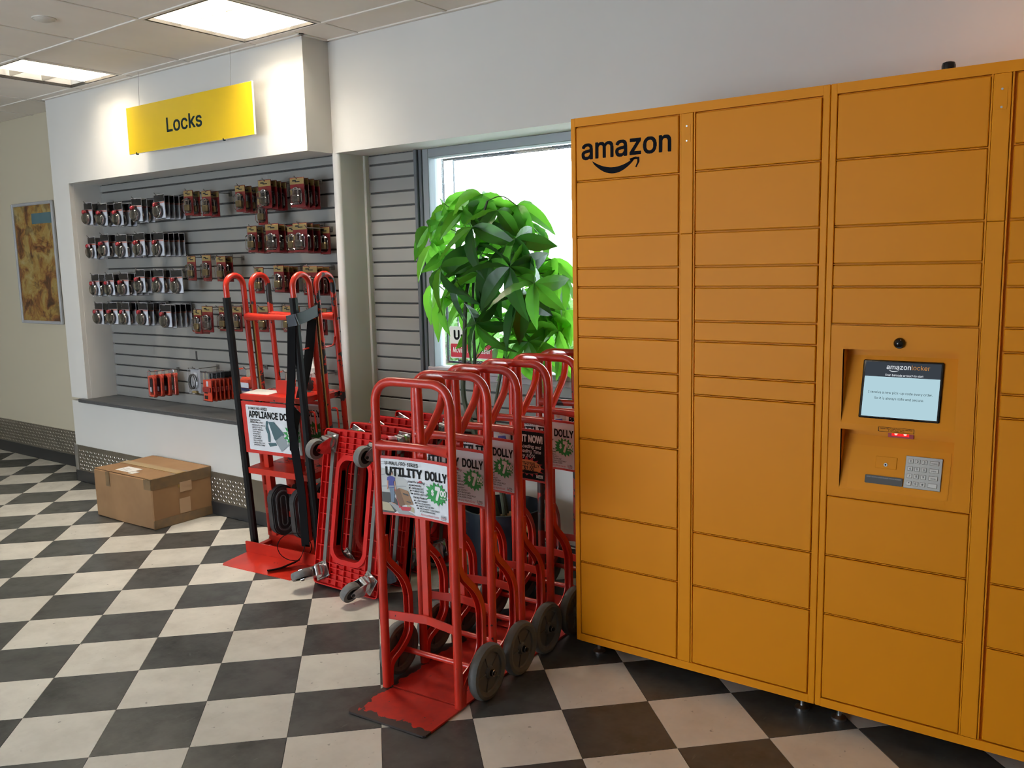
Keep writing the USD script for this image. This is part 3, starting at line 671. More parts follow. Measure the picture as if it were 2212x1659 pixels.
for s in (-1, 1): part(t, 'flap', T(cbx((-bw + .004, s * .002, 0), (bw - .004, s * (bd - .004), .005), .002), mat4((0, 0, bh - .001), rx=s * 1.0)), 'cardboard')
tp = bh + .0065
parts(t, 'tape', [bx((-bw, -.03, tp - .001), (bw + .001, .03, tp + .0008)), bx((bw + .001, -.03, bh - .08), (bw + .0025, .03, tp))], 'tape_gold', label='yellowish strip of tape over the lid seam')
parts(t, 'edge_tape', [bx((bw - .05, -bd - .003, tp - .004), (bw + .003, bd, tp - .0015)), bx((bw + .001, -bd - .002, bh - .06), (bw + .0032, bd, tp - .002)), bx((bw + .001, -bd, .002), (bw + .004, bd, .055)), bx((-.03 - .14, -bd - .0045, bh - .09), (.01 - .14, -bd - .002, bh)), bx((bw - .07, -bd - .0045, bh - .06), (bw, -bd - .002, bh))], 'tape_brown')
parts(t, 'patch', [bx((bw + .003, -.02, .19), (bw + .0055, .06, .25)), bx((bw + .003, -.03, .06), (bw + .0055, .045, .15))], 'tape_pale')
parts(t, 'label', [bx((-.13, -.165, tp - .002), (.02, -.075, tp + .002)), bx((.03, -.18, tp - .002), (.075, -.13, tp + .002))], 'paper', label='white address label on the lid')
part(t, 'scribble', [bx((-.10, -.15 + .018 * k, tp + .002), (-.02 - .01 * k, -.147 + .018 * k, tp + .0026)) for k in range(3)], 'print_gray')

# ================================================================ utility dollies
SW, SH, SZ = .285, .192, .662                               # printed sheet: width, height, bottom
def bow(m, amount=.014, half=.15):
    v = m.vertices.copy(); v[:, 1] += amount * np.clip(1 - (v[:, 0] / half) ** 2, 0, 1); m.vertices = v; return m
def sheet(poly, lift, fine=.03):
    """poly in sheet units (0..1, 0..1 from the top left) -> bowed print"""
    g = affinity.affine_transform(poly, [SW, 0, 0, -SH, -SW / 2, SZ + SH])
    m = flat(g)
    if fine: m = m.subdivide_to_size(fine)
    m = faceY(m, -.0045 - lift); return bow(m)
def stext(s, x, y, w, h, lift, bold=False, **k):
    """text with its left end at x, its foot at y (from the top)"""
    m = fit(s, w * SW, h * SH, bold, at=(-SW / 2 + x * SW, SZ + SH - y * SH), **k)
    return bow(faceY(m, -.0045 - lift))
def P(*pts): return Polygon(pts)
def utility_sign(t):
    b = part(t, 'sign_board', bow(extrY(rrect(-.152, SZ - .009, .152, SZ + SH + .009, .006), -.003, .001).subdivide_to_size(.03)), 'red_print')
    part(b, 'sheet', sheet(sbox(0, 0, 1, 1).buffer(-.012).buffer(.012), .0004), 'paper_cool', label='white printed utility dolly sign')
    # printed scene at the left: woman rolling boxes down a van ramp
    part(b, 'photo_sky', sheet(P((0, .17), (.20, .22), (.36, .36), (.44, .60), (0, .62)), .0008), 'print_pale')
    part(b, 'photo_rail', [sheet(P((0, .30), (.09, .27), (.09, .285), (0, .315)), .0011, 0), sheet(P((0, .505), (.35, .47), (.355, .485), (0, .53)), .0011, 0), sheet(P((0, .06), (.16, .045), (.16, .055), (0, .07)), .0011, 0), sheet(P((0, .10), (.12, .085), (.12, .095), (0, .11)), .0011, 0)], 'print_gray')
    part(b, 'photo_van', [sheet(P((0, .62), (.14, .62), (.23, .80), (.23, .93), (.16, 1), (0, 1)), .0010), sheet(P((.20, .55), (.24, .62), (.30, .95), (.2, .8)), .0010, 0)], 'print_dark')
    part(b, 'photo_deck', sheet(P((0, .80), (.10, .82), (.17, .97), (0, .96)), .0014), 'print_tan')
    part(b, 'photo_ramp', sheet(P((.09, .81), (.14, .80), (.49, 1.0), (.24, 1.0)), .0016), 'print_gray')
    part(b, 'photo_wheels', [sheet(Point(.43, .90).buffer(.022), .0019, 0), sheet(P((.35, .80), (.46, .86), (.46, .95), (.36, .9)), .0015, 0)], 'print_tan')
    part(b, 'photo_cart', [sheet(P((.25, .86), (.42, .85), (.40, .92), (.28, .93)), .0022, 0), sheet(P((.18, .56), (.20, .55), (.26, .88), (.24, .89)), .0018, 0)], 'print_red')
    part(b, 'photo_box_side', sheet(P((.18, .585), (.25, .52), (.33, .82), (.25, .86)), .0020, 0), 'print_box_dark')
    part(b, 'photo_box', sheet(P((.25, .52), (.38, .56), (.45, .80), (.33, .82)), .0020, 0), 'print_box')
    part(b, 'photo_box_print', [sheet(P((.30, .60), (.38, .62), (.39, .65), (.31, .63)), .0024, 0), sheet(P((.35, .74), (.42, .755), (.425, .78), (.36, .765)), .0024, 0)], 'print_dark')
    part(b, 'photo_jeans', [sheet(P((.105, .52), (.175, .52), (.185, .66), (.17, .80), (.13, .80), (.125, .66)), .0022, 0)], 'print_jeans')
    part(b, 'photo_shirt', [sheet(P((.085, .34), (.12, .315), (.16, .315), (.195, .34), (.19, .40), (.175, .40), (.178, .525), (.10, .525), (.105, .40), (.082, .40)), .0024, 0)], 'print_blue')
    part(b, 'photo_skin', [sheet(Point(.142, .268).buffer(.026), .0025, 0), sheet(P((.085, .40), (.10, .40), (.092, .56), (.075, .57)), .0025, 0), sheet(P((.18, .40), (.195, .40), (.21, .53), (.198, .56), (.185, .54)), .0025, 0), sheet(P((.13, .80), (.19, .815), (.19, .835), (.135, .82)), .0025, 0)], 'print_skin')
    part(b, 'photo_hair', [sheet(P((.115, .30), (.118, .235), (.15, .222), (.172, .245), (.150, .245), (.135, .27), (.130, .32)), .0028, 0)], 'print_hair')
    bl = [stext('U-HAUL PRO-SERIES', .055, .105, .475, .062, .0030, True, shear=.12), stext('UTILITY', .055, .300, .535, .150, .0030, 2), stext('DOLLY', .640, .300, .345, .150, .0030, 2),
          stext('Ideal for Moving', .375, .395, .255, .034, .0030, True, shear=.2), stext('Apartments', .395, .452, .185, .034, .0030, True, shear=.2), stext('Handy Features', .455, .668, .215, .036, .0030, True, shear=.2)]
    for k, (s, x, w) in enumerate((('APPLIANCES', .435, .18), ('FURNITURE', .45, .165), ('BOXES AND MORE', .465, .235))): bl += [stext(s, x, .505 + .05 * k, w, .030, .0030, True), sheet(sbox(x - .035, .478 + .05 * k, x - .018, .503 + .05 * k), .003, 0)]
    for k, (s, x, w) in enumerate((('LIGHTWEIGHT', .505, .17), ('500 LB. CAPACITY', .52, .20), ('HANDY CENTER GRIP', .535, .235), ('ROLLS HEAVY LOADS EASILY', .55, .31), ('UP OR DOWN STAIRS', .55, .235))):
        bl.append(stext(s, x, .722 + .045 * k, w, .027, .0030, True))
        if k < 4: bl.append(sheet(sbox(x - .035, .697 + .045 * k, x - .018, .720 + .045 * k), .003, 0))
    bl += [stext('U-HAUL', .880, .935, .09, .036, .0030, True), stext('uhaul.com', .885, .978, .08, .020, .0030, True)]
    part(b, 'lettering', bl, 'print_black')
    part(b, 'slogan', [stext('Moving Made Easier', .565, .968, .28, .038, .0030, shear=.25), sheet(P((.53, .375), (.565, .335), (.585, .345), (.60, .375)), .003, 0), sheet(sbox(.88, .942, .97, .950), .003, 0)], 'print_red')
    part(b, 'price_burst', sheet(burst(.83, .53, .185, .205, 17, .74, 3).intersection(sbox(0, 0, .985, 1)), .0034), 'print_green')
    part(b, 'price', [stext('$', .735, .555, .045, .085, .0040, 3), stext('7', .790, .620, .085, .205, .0040, 4), stext('00', .880, .545, .095, .095, .0040, 3), stext('PER HOUR', .885, .600, .085, .026, .0040, True), stext('ONLY', .80, .405, .05, .024, .0040, True)], 'print_white')
def rent_sign(t, dark=True):
    b = part(t, 'sign_board', bow(extrY(rrect(-.152, SZ - .009, .152, SZ + SH + .009, .006), -.003, .001).subdivide_to_size(.03)), 'red_print')
    part(b, 'sheet', sheet(sbox(0, 0, 1, 1), .0004), 'paper_cool')
    part(b, 'panel', sheet(sbox(.42, 0, 1, 1), .0010), 'print_black' if dark else 'paper', label='black rent now panel' if dark else None)
    part(b, 'photo_ground', sheet(sbox(0, .0, .41, 1), .0008), 'print_pale')
    part(b, 'photo_shirt', sheet(P((.22, .16), (.34, .14), (.38, .40), (.20, .42)), .0014, 0), 'print_blue'); part(b, 'photo_skin', sheet(Point(.27, .09).buffer(.035), .0014, 0), 'print_skin'); part(b, 'photo_jeans', sheet(P((.20, .42), (.38, .40), (.36, .85), (.22, .85)), .0014, 0), 'print_jeans')
    if dark: part(b, 'logo_panel', sheet(sbox(.85, .885, .97, .955), .0016, 0), 'print_white')
    part(b, 'lettering', [stext('RENT NOW!', .45, .215, .52, .135, .0022, 3), stext('Cut Loading and', .47, .345, .47, .070, .0022, True, shear=.15), stext('Unloading Time', .49, .445, .45, .070, .0022, True, shear=.15), stext('by 50%', .58, .545, .25, .070, .0022, True, shear=.15)], 'print_white' if dark else 'print_black')
    part(b, 'red_rays', sheet(burst(.71, .745, .28, .22, 15, .66, 6).intersection(sbox(.425, 0, 1, 1)), .0018), 'print_red')
    part(b, 'oval', sheet(affinity.scale(Point(.71, .745).buffer(1, quad_segs=14), .235, .15), .0026), 'print_orange')
    part(b, 'oval_foot', sheet(affinity.scale(Point(.71, .745).buffer(1, quad_segs=14), .230, .145).intersection(sbox(0, .82, 1, 1)), .0032), 'print_black')
    part(b, 'oval_lettering', [stext('UTILITY DOLLY', .51, .735, .40, .062, .0034, True), stext('$7.00', .64, .815, .17, .070, .0034, True), stext('TYPE PREMIUM', .59, .665, .24, .028, .0034, True), stext('U-HAUL', .86, .94, .10, .035, .0034, True)], 'print_black')

def wheel(t, side, red):
    s = side
    tyre = part(t, 'wheel', T(lathe([(.070, -.014), (.084, -.019), (.095, -.016), (.100, -.008), (.1005, 0), (.100, .008), (.095, .016), (.084, .019), (.070, .014)], 'x', 40), mat4((s * .198, .120, .1005))), 'rubber_gray')
    rim = part(tyre, 'rim', T(cat([lathe([(0, -.007), (.068, -.007), (.073, -.014), (.077, -.012), (.077, .012), (.073, .014), (.068, .007), (0, .007)], 'x', 36)] +
        [T(bx((-.011, -.003, .022), (.011, .003, .070)), mat4(rx=a)) for a in np.arange(20, 380, 72)] + [lathe([(0, -.019), (.019, -.018), (.024, -.007), (.024, .007), (.019, .018), (0, .019)], 'x', 20)]), mat4((s * .198, .120, .1005))), 'hub_gray')
    part(tyre, 'axle_end', [cyl((s * .21, .120, .1005), (s * .222, .120, .1005), .0125, 14), cyl((s * .22, .120, .1005), (s * .232, .120, .1005), .0075, 12)], 'black_plastic')
    part(tyre, 'cotter_pin', tube([(s * .227, .120 + .011 * math.cos(a), .1005 + .011 * math.sin(a)) for a in np.linspace(.3, 5.4, 10)], .0014, 5), 'steel')
def make_utility(label, m, red='red_enamel', sign='utility', toe='toe_red'):
    t = thing('utility_dolly', label, 'hand truck', m, 'red utility dollies nested in a row')
    part(t, 'frame', tube(fil([(-.16, 0, .010), (-.16, 0, 1.125), (.16, 0, 1.125), (.16, 0, .010)], .085, 9), .0158, 14), red)
    part(t, 'toe_plate', extr(Polygon([(-.168, -.006), (-.168, -.190), (-.160, -.208), (.160, -.208), (.168, -.200), (.168, -.006)]), .008).apply_translation((0, 0, .0015)) if False else mv(extr(Polygon([(-.168, .004), (-.168, -.194), (-.158, -.205), (.160, -.205), (.168, -.198), (.168, .004)]), .007), 0, 0, .0012), toe, smooth=False)
    sc = np.interp(np.linspace(0, 1, 13), [0, .08, .3, .5, .7, .92, 1], [1.32, 1.25, .98, 1.0, .98, 1.25, 1.32])
    part(t, 'crossbar', tube([(x, .020 * (1 - (x / .16) ** 2), .899) for x in np.linspace(-.158, .158, 13)], .0150, 12, scale=sc), red)
    part(t, 'strap', sweep(fil([(-.160, .004, .281), (.004, .034, .281), (.160, .004, .281)], .02, 3), rect(.031, .006, .001), upv=(0, 0, 1)), red)
    part(t, 'center_stile', [cbx((-.0130, .037, .262), (.0130, .042, .90), .0015), cbx((-.0130, .042, .262), (-.0095, .058, .90), .001), cbx((.0095, .042, .262), (.0130, .058, .90), .001)], red)
    part(t, 'hand_grip', tube(fil([(0, .046, .875), (0, .034, 1.138), (0, .182, 1.120), (0, .172, 1.030), (0, .052, .903)], [.05, .05, .045], 7), .0145, 12, scale=None), red)
    for s in (-1, 1):
        path = fil([(s * .160, .012, .572), (s * .160, .010, .490), (s * .162, .105, .396), (s * .163, .140, .330), (s * .163, .140, .165), (s * .163, .085, .118), (s * .162, .016, .095), (s * .161, .010, .010)], [.05, .03, .05, .05, .05, .045, .03], 5)
        part(t, 'wheel_bracket', sweep(path, np.array([(-.014, -.011), (.014, -.011), (.014, .011), (.0105, .011), (.0105, -.007), (-.0105, -.007), (-.0105, .011), (-.014, .011)]), upv=(1, 0, 0)), red, smooth=25)
        wheel(t, s, red)
    part(t, 'axle', cyl((-.18, .120, .1005), (.18, .120, .1005), .0105, 14), red)
    utility_sign(t) if sign == 'utility' else rent_sign(t, sign == 'rent')
    return t
UD = [((-1.997, 2.149), 4.0), ((-2.014, 2.368), 3.5), ((-2.033, 2.574), 3.0), ((-2.035, 2.781), 2.5), ((-2.036, 3.002), 2.4), ((-2.042, 3.212), 2.0)]
def um(k): return mat4((*UD[k][0], 0), UD[k][1])
d0 = make_utility('red utility dolly at the front of the row, toe plate edge worn black', um(0), toe='toe_worn')
d1 = make_utility('red utility dolly second in the row, directly behind the front one', um(1))
copy_of(d1, um(2), 'red utility dolly third in the row from the front')
make_utility('red utility dolly with the black rent now sign', um(3), sign='rent')
copy_of(d1, um(4), 'red utility dolly fifth in the row, white sign half hidden by the lockers')
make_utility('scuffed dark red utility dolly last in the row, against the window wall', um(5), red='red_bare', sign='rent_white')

# ================================================================ furniture dollies standing on edge
def caster(t, x, z, yaw, swing):
    """swivel caster under a deck that stands on edge: the stem points to -y; swing turns the fork about the stem"""
    A = mat4((x, 0, z), ry=swing)
    c = part(t, 'caster', T(cat([cbx((-.040, -.006, -.044), (.040, -.001, .044), .002), lathe([(0, 0), (.034, 0), (.036, .008), (.030, .020), (0, .020)], 'y', 20).apply_transform(mat4((0, -.026, 0)))] +
        [cyl((a, -.009, b), (a, -.005, b), .007, 8) for a in (-.026, .026) for b in (-.03, .03)]), A), 'steel')
    arm = Polygon([(-.030, .020), (.036, .022), (.034, .000), (.018, -.030), (.000, -.056), (-.016, -.062), (-.028, -.046), (-.034, -.010)]).buffer(.005)   # drawn (z', y)
    arms = []
    for s in (-1, 1):
        g = extr(arm, .003); v = g.vertices.copy(); g.vertices = np.stack([v[:, 2] - .0015 + s * .0225, v[:, 1] - .046, v[:, 0] - .018], 1); arms.append(g)
    bridge = cat([cbx((-.0245, -.032, -.036), (.0245, -.024, .030), .004), sweep([(-.0245, -.038, .008), (.0245, -.038, .008)], circle(.018, 12))])
    part(c, 'fork', T(cat(arms + [bridge]), A), 'steel')
    w = part(c, 'tyre', T(lathe([(.030, -.017), (.046, -.017), (.0490, -.010), (.0500, 0), (.0490, .010), (.046, .017), (.030, .017)], 'x', 28).apply_transform(mat4((0, -.098, -.036))), A), 'caster_gray')
    part(c, 'hub', T(cat([lathe([(0, -.013), (.034, -.013), (.034, .013), (0, .013)], 'x', 22), cyl((-.028, 0, 0), (.028, 0, 0), .008, 10)]).apply_transform(mat4((0, -.098, -.036))), A), 'black_plastic')
def make_furniture(label, m, swings):
    t = thing('furniture_dolly', label, 'moving dolly', m, 'red plastic furniture dollies stood on edge')
    W, H, D = .215, .748, .052
    outer = rrect(-W, 0, W, H, .022); hole = rrect(-.098, .140, .098, H - .140, .055, 7)
    ribs = [extrY(outer.difference(hole), .020, D), extrY(outer.difference(outer.buffer(-.005)), 0, D - .005), extrY(hole.buffer(.024).difference(hole), .002, D - .004)]
    xs_ = [-.185, -.118, .118, .185]
    for x in xs_: ribs.append(bx((x - .0018, .006, .012), (x + .0018, .022, H - .012)))
    for s in (-1, 1):
        for k in range(10):
            z = .035 + k * (H - .07) / 9; x0, x1 = sorted((s * .122 if .13 < z < H - .13 else s * .02, s * (W - .004)))
            ribs.append(bx((x0, .006, z - .0018), (x1, .022, z + .0018)))
    for z0, z1 in ((.004, .118), (H - .118, H - .004)):
        for x in (-.07, -.02, .03, .08): ribs.append(bx((x - .0018, .006, z0), (x + .0018, .022, z1)))
        for z in np.linspace(z0, z1, 5)[1:-1]: ribs.append(bx((-.12, .006, z - .0018), (.12, .022, z + .0018)))
    part(t, 'deck', ribs, 'red_plastic', smooth=False)
    part(t, 'carpet_pad', extrY(outer.buffer(-.004).difference(hole), D, D + .010), 'rubber_dark')
    for s in (-1, 1): part(t, 'steel_strip', cbx((s * .150 - .011, .0005, .06), (s * .150 + .011, .005, H - .06), .001), 'strip_steel')
    k = 0
    for z in (.068, H - .062):
        for x in (-.158, .158):
            caster(t, x, z, 0, swings[k]); k += 1
    return t
def fm(x, y, tilt=-9.7, rz=0.0, ry=0.0): return mat4((x, y, 0), rz) @ mat4(rx=tilt) @ mat4((0, -.062, 0), ry=ry)
make_furniture('red plastic furniture dolly nearest the camera, ribbed underside and four casters showing', fm(-2.985, 2.765), (62, 28, 8, 4))
f1 = make_furniture('red plastic furniture dolly second in the leaning row', fm(-3.000, 2.945), (-50, -20, -70, 5))
copy_of(f1, fm(-3.055, 3.135, rz=-1), 'red plastic furniture dolly third in the leaning row')
copy_of(f1, fm(-3.035, 3.325, tilt=-8.5, rz=1), 'red plastic furniture dolly last in the leaning row, nearest the wall')

# ================================================================ appliance dollies
def make_appliance(label, m, front):
    t = thing('appliance_dolly', label, 'hand truck', m, 'red appliance dollies')
    red = 'red_enamel' if front else 'red_worn'; X = .2335
    for s in (-1, 1):
        arc = [(s * X, .0575 - .0575 * math.cos(a), 1.425 + .0575 * math.sin(a)) for a in np.linspace(0, PI, 13)]
        rl = part(t, 'side_rail', tube([(s * X, 0, .03)] + arc + [(s * X, .115, .06)], .0148, 12), red)
        if front: part(rl, 'pad', sweep([(s * X, -.003, .035), (s * X, -.003, 1.375)], rect(.040, .036, .010), upv=(1, 0, 0)), 'pad_black', label='black protective sleeve on the front rail')
        else:
            part(rl, 'pad_strip', cbx((s * X - .006, -.019, .30), (s * X + .006, -.013, 1.335), .001), 'pad_brown'); part(rl, 'gold_edge', bx((s * X + .006, -.018, .30), (s * X + .0085, -.0125, 1.335)), 'gold_trim')
    sc = np.interp(np.linspace(0, 1, 11), [0, .1, .25, .75, .9, 1], [1.5, 1.35, 1, 1, 1.35, 1.5])
    part(t, 'crossbar', tube([(x, .115, 1.262) for x in np.linspace(-X, X, 11)], .0150, 12, scale=sc), red)
    sh = part(t, 'upper_shelf', [cbx((-X + .012, -.004, .868), (X - .012, .125, .874), .001), cbx((-X + .012, -.006, .846), (X - .012, -.001, .874), .001), cbx((-X + .012, -.004, .846), (-X + .018, .125, .874), .001), cbx((X - .018, -.004, .846), (X - .012, .125, .874), .001)], red)
    if front: part(sh, 'sheet', bx((-X + .02, .015, .874), (-.03, .12, .8755)), 'paper')
    part(sh, 'tab', extrY(rrect(-.015, .870, .115, .945, .022), .060, .066), red)
    sb = part(t, 'sign_board', extrY(rrect(-X + .012, .562, X - .012, .838, .004), -.006, -.001), 'red_print')
    x0, z0, w, h = -X + .052, .578, .375, .245
    def F(poly, lift): return faceY(flat(affinity.affine_transform(poly, [w, 0, 0, -h, x0, z0 + h])), -.006 - lift)
    def Tx(s, x, y, ww, hh_, lift=.002, bold=True, **k): return faceY(fit(s, ww * w, hh_ * h, bold, at=(x0 + x * w, z0 + h - y * h), **k), -.006 - lift)
    part(sb, 'sheet', F(sbox(.02, .03, .98, .97).buffer(.02), .0006), 'paper_cool', label='white printed appliance dolly sign')
    part(sb, 'lettering', [Tx('U-HAUL PRO-SERIES', .05, .105, .36, .055, shear=.1), Tx('APPLIANCE DOLLY', .045, .275, .92, .135, bold=2), Tx('Engineered to', .06, .345, .20, .036, shear=.2), Tx('Move Like a Pro', .06, .395, .24, .036, shear=.2)] +
        [Tx(s, .09, .455 + .048 * k, ww, .028) for k, (s, ww) in enumerate((('HEAVY DUTY, 700 LB.', .25), ('CAPACITY WITH', .19), ('2 LOCK HANDLE', .21), ('FLAT RAILS', .15), ('TO PROTECT', .15), ('FURNITURE &', .16), ('APPLIANCES', .15), ('ROLLS HEAVY', .17), ('LOADS EASILY UP', .21), ('OR DOWN STAIRS', .21)))], 'print_black')
    part(sb, 'picture_man', [F(P((.37, .34), (.40, .32), (.42, .36), (.40, .42), (.43, .60), (.42, .78), (.38, .78), (.38, .6), (.35, .5)), .0022), F(P((.37, .80), (.52, .78), (.54, .84), (.40, .88)), .0018)], 'print_teal')
    part(sb, 'picture_appliance', [F(P((.42, .34), (.52, .33), (.70, .58), (.56, .80), (.50, .70)), .0028)], 'print_teal')
    part(sb, 'picture_front', [F(P((.52, .74), (.66, .60), (.78, .80), (.62, .96)), .0032)], 'print_steel')
    part(sb, 'price_burst', F(burst(.86, .60, .17, .26, 13, .66, 4).intersection(sbox(0, 0, .985, .97)), .0030), 'print_green')
    part(sb, 'price', [Tx('$14', .76, .66, .13, .16, .0036), Tx('00', .90, .60, .07, .07, .0036), Tx('POWER', .74, .78, .20, .05, .0036)], 'print_white')
    for x in (-.115, .115): part(t, 'stile', [cbx((x - .018, .03, .10), (x + .018, .036, .60), .001), cbx((x - .018, .03, .10), (x - .013, .062, .60), .001), cbx((x + .013, .03, .10), (x + .018, .062, .60), .001)], red)
    part(t, 'lower_shelf', [cbx((-X + .012, -.004, .472), (X - .012, .125, .478), .001), cbx((-X + .012, -.006, .446), (X - .012, -.001, .478), .001), cbx((X - .018, -.004, .446), (X - .012, .125, .478), .001)], red)
    part(t, 'lower_strap', [cbx((-X, .098, z - .016), (X, .104, z + .016), .001) for z in (.335, .205)], red)
    for s in (-1, 1):
        oval = rrect(-.064, -.130, .064, .130, .0638, 9)
        def O(g, a, b):
            mm = extr(g, b - a); v = mm.vertices.copy(); mm.vertices = np.stack([(-.095 if s < 0 else .055) + v[:, 2] + a, v[:, 0] + .100, v[:, 1] + .235], 1); mm.fix_normals(); mm.apply_translation((-(-.095 if s < 0 else .055), -.10, 0)); mm.apply_transform(mat4((-.085 if s < 0 else .075, .075, 0), rz=-10)); return mm
        c = part(t, 'stair_crawler', O(oval, -.022, .022), 'crawler')
        part(c, 'rim', [O(oval.buffer(-.018).difference(oval.buffer(-.026)), .021, .026), O(oval.buffer(-.045).difference(oval.buffer(-.050)), .021, .025)], 'crawler_rim')
        part(c, 'belt', O(oval.buffer(.007).difference(oval.buffer(.0005)), -.018, .018), 'rubber_dark')
    part(t, 'base_bar', [cbx((-X, .100, .055), (X, .122, .085), .003), cbx((-X - .016, -.02, .010), (-X + .016, .12, .035), .003), cbx((X - .016, -.02, .010), (X + .016, .12, .035), .003)], red)
    d = -.235 if front else -.135
    part(t, 'toe_plate', [mv(extr(Polygon([(-.245, -.045), (-.243, d + .02), (-.225, d), (.25, d), (.265, d + .02), (.25, -.045)]), .007), 0, 0, .0015 if not front else .010), mv(extrY(rrect(-.252, .0, .252, .068, .006), -.050, -.044), 0, 0, .010 if front else .002)], 'red_enamel', smooth=False)
    for s in ((1,) if front else (-1, 1)): pass
    parts(t, 'wire_hook', [tube(fil([(X + .0, .02, 1.16), (X - .01, .02, 1.115), (X - .01, .095, 1.115), (X, .095, 1.16)], .02, 3), .0045, 6), tube(fil([(X, .03, .80), (X + .035, .03, .805), (X + .035, .03, .70)], .018, 3), .0045, 6)], red)
    if front:
        bt = part(t, 'belt', [sweep(fil([(X - .030, -.030, 1.262), (X + .034, -.030, 1.272), (X + .034, .030, 1.280), (X + .030, .128, 1.300), (X - .022, .130, 1.275), (X - .030, -.030, 1.262)], .012, 3), rect(.056, .0035, .001), upv=(0, .05, 1))], 'webbing_gray', label='grey webbing belt wrapped round the right rails')
        def rib(path, w=.062): return sweep(fil(path, .06, 4), rect(w, .004, .001), upv=(1, .25, 0))
        parts(bt, 'hanging_strap', [rib([(X - .005, -.026, 1.25), (X - .030, -.034, 1.02), (X - .058, -.050, .80), (X - .050, -.045, .62), (X - .030, -.050, .40), (X - .03, -.06, .12)], .046),
                                   rib([(X + .01, .10, 1.26), (X - .010, .075, 1.08), (X - .030, .03, .92), (X - .060, -.03, .74), (X - .045, -.055, .62)], .050)], 'webbing')
        part(bt, 'strap_end', sweep(fil([(X - .03, -.06, .13), (X - .05, -.09, .055), (X - .125, -.165, .0235), (X - .165, -.205, .022)], .03, 4), rect(.062, .003, .001), upv=(.65, -.5, .45)), 'webbing')
        part(bt, 'cord', tube([(X - .11 + .075 * math.cos(a), -.06 + .045 * math.cos(a), .105 + .075 * math.sin(a)) for a in np.linspace(0, 2 * PI, 24)], .0022, 5), 'webbing')
    return t
def am(x, y, rz, lean): return mat4((x, y, 0), rz) @ mat4(rx=lean)
make_appliance('front appliance dolly with black padded rails and hanging webbing strap', am(-3.605, 2.885, 5, 3.6), True)
make_appliance('rear appliance dolly with chipped handles, nested behind the padded one', am(-3.600, 3.035, 4, 3.6), False)

# ================================================================ parcel lockers
LY, LZ0, LZ1, LD = 2.749, .063, 2.021, .60
Z12 = [1.990, 1.799, 1.6025, 1.490, 1.422, 1.3085, 1.241, 1.124, 1.057, .860, .574, .381, .092]
Z12b = [1.990, 1.801, 1.603, 1.490, 1.422, 1.3085, 1.241, 1.124, 1.057, .574, .381, .092]
Z2a = [1.990, 1.799, 1.603, 1.490, 1.422, 1.3085, .771, .575, .380, .092]
def door_mesh(x0, x1, z0, z1, g=.0034): return cbx((x0 + g, LY, z0 + g), (x1 - g, LY + .018, z1 - g), .0022)
def locker(name, X0, label, bay=None):
    t = thing(name, label, 'locker', mat4((0, 0, 0)), 'orange parcel lockers')
    X1 = X0 + .912
    x0, x1, y0 = X0 + .004, X1 - .004, LY + .016
    if bay is None: part(t, 'body', bx((x0, y0, LZ0), (x1, LY + LD, LZ1 - .002)), 'orange')
    else:
        bx0, bx1, bz0, bz1 = bay; y1 = LY + .12
        part(t, 'body', [bx((x0, y1, LZ0), (x1, LY + LD, LZ1 - .002)), bx((x0, y0, LZ0), (bx0, y1, LZ1 - .002)), bx((bx1, y0, LZ0), (x1, y1, LZ1 - .002)), bx((bx0, y0, LZ0), (bx1, y1, bz0)), bx((bx0, y0, bz1), (bx1, y1, LZ1 - .002))], 'orange')
    part(t, 'face_frame', [cbx((X0, LY, LZ0), (X0 + .019, LY + .02, LZ1), .0018), cbx((X1 - .021, LY, LZ0), (X1, LY + .02, LZ1), .0018), bx((X0 + .018, LY + .0004, 1.991), (X1 - .02, LY + .02, LZ1 - .0003)), bx((X0 + .018, LY + .0004, LZ0 + .0003), (X1 - .02, LY + .02, .0915)),
        bx((X0 + .424, LY + .004, .09), (X0 + .428, LY + .018, 1.992)), bx((X0 + .474, LY + .004, .09), (X0 + .478, LY + .018, 1.992))], 'orange_frame')
    st = part(t, 'center_strip', [cbx((X0 + .4295, LY, 1.6005), (X0 + .4725, LY + .018, 1.9905), .0015), cbx((X0 + .4295, LY, .092), (X0 + .4725, LY + .018, 1.5990), .0015)], 'orange_frame')
    part(st, 'cover_plate', faceY(extr(rrect(X0 + .438, 1.896, X0 + .464, 1.955, .004), .001), LY), 'orange_frame')
    part(st, 'screw', [cyl((X0 + .451, LY - .002, z), (X0 + .451, LY, z), .003, 8) for z in (1.902, 1.949)], 'zinc')
    for x in (X0 + .06, X1 - .06):
        for y in (LY + .07, LY + LD - .07):
            part(t, 'foot', cat([lathe([(0, 0), (.024, 0), (.024, .008), (.012, .014), (0, .014)], n=18), cyl((0, 0, .01), (0, 0, LZ0 + .002), .0075, 10)]).apply_translation((x, y, 0)), 'zinc')
    part(t, 'bracket', [cbx((X0 + .12, LY + .05, LZ0 - .014), (X0 + .15, LY + .08, LZ0), .003), cbx((X1 - .16, LY + .05, LZ0 - .014), (X1 - .13, LY + .08, LZ0), .003)], 'orange_frame')
    return t
def dividers(t, X, z):
    parts(t, 'divider', [bx((X[0] + .001, LY + .0045, q - .0010), (X[1] - .001, LY + .017, q + .0010)) for q in z[1:-1]], 'orange_frame')
A = locker('parcel_locker', -1.731, 'left orange parcel locker unit with a black company name on its top door')
ca, cb = (-1.712, -1.307), (-1.252, -.840)
for c, z in ((ca, Z12), (cb, Z12b)):
    dividers(A, c, z)
    for a, b in zip(z[:-1], z[1:]):
        d = part(A, 'door', door_mesh(*c, b, a), 'orange')
        if c is ca and a == 1.990: top_door = d
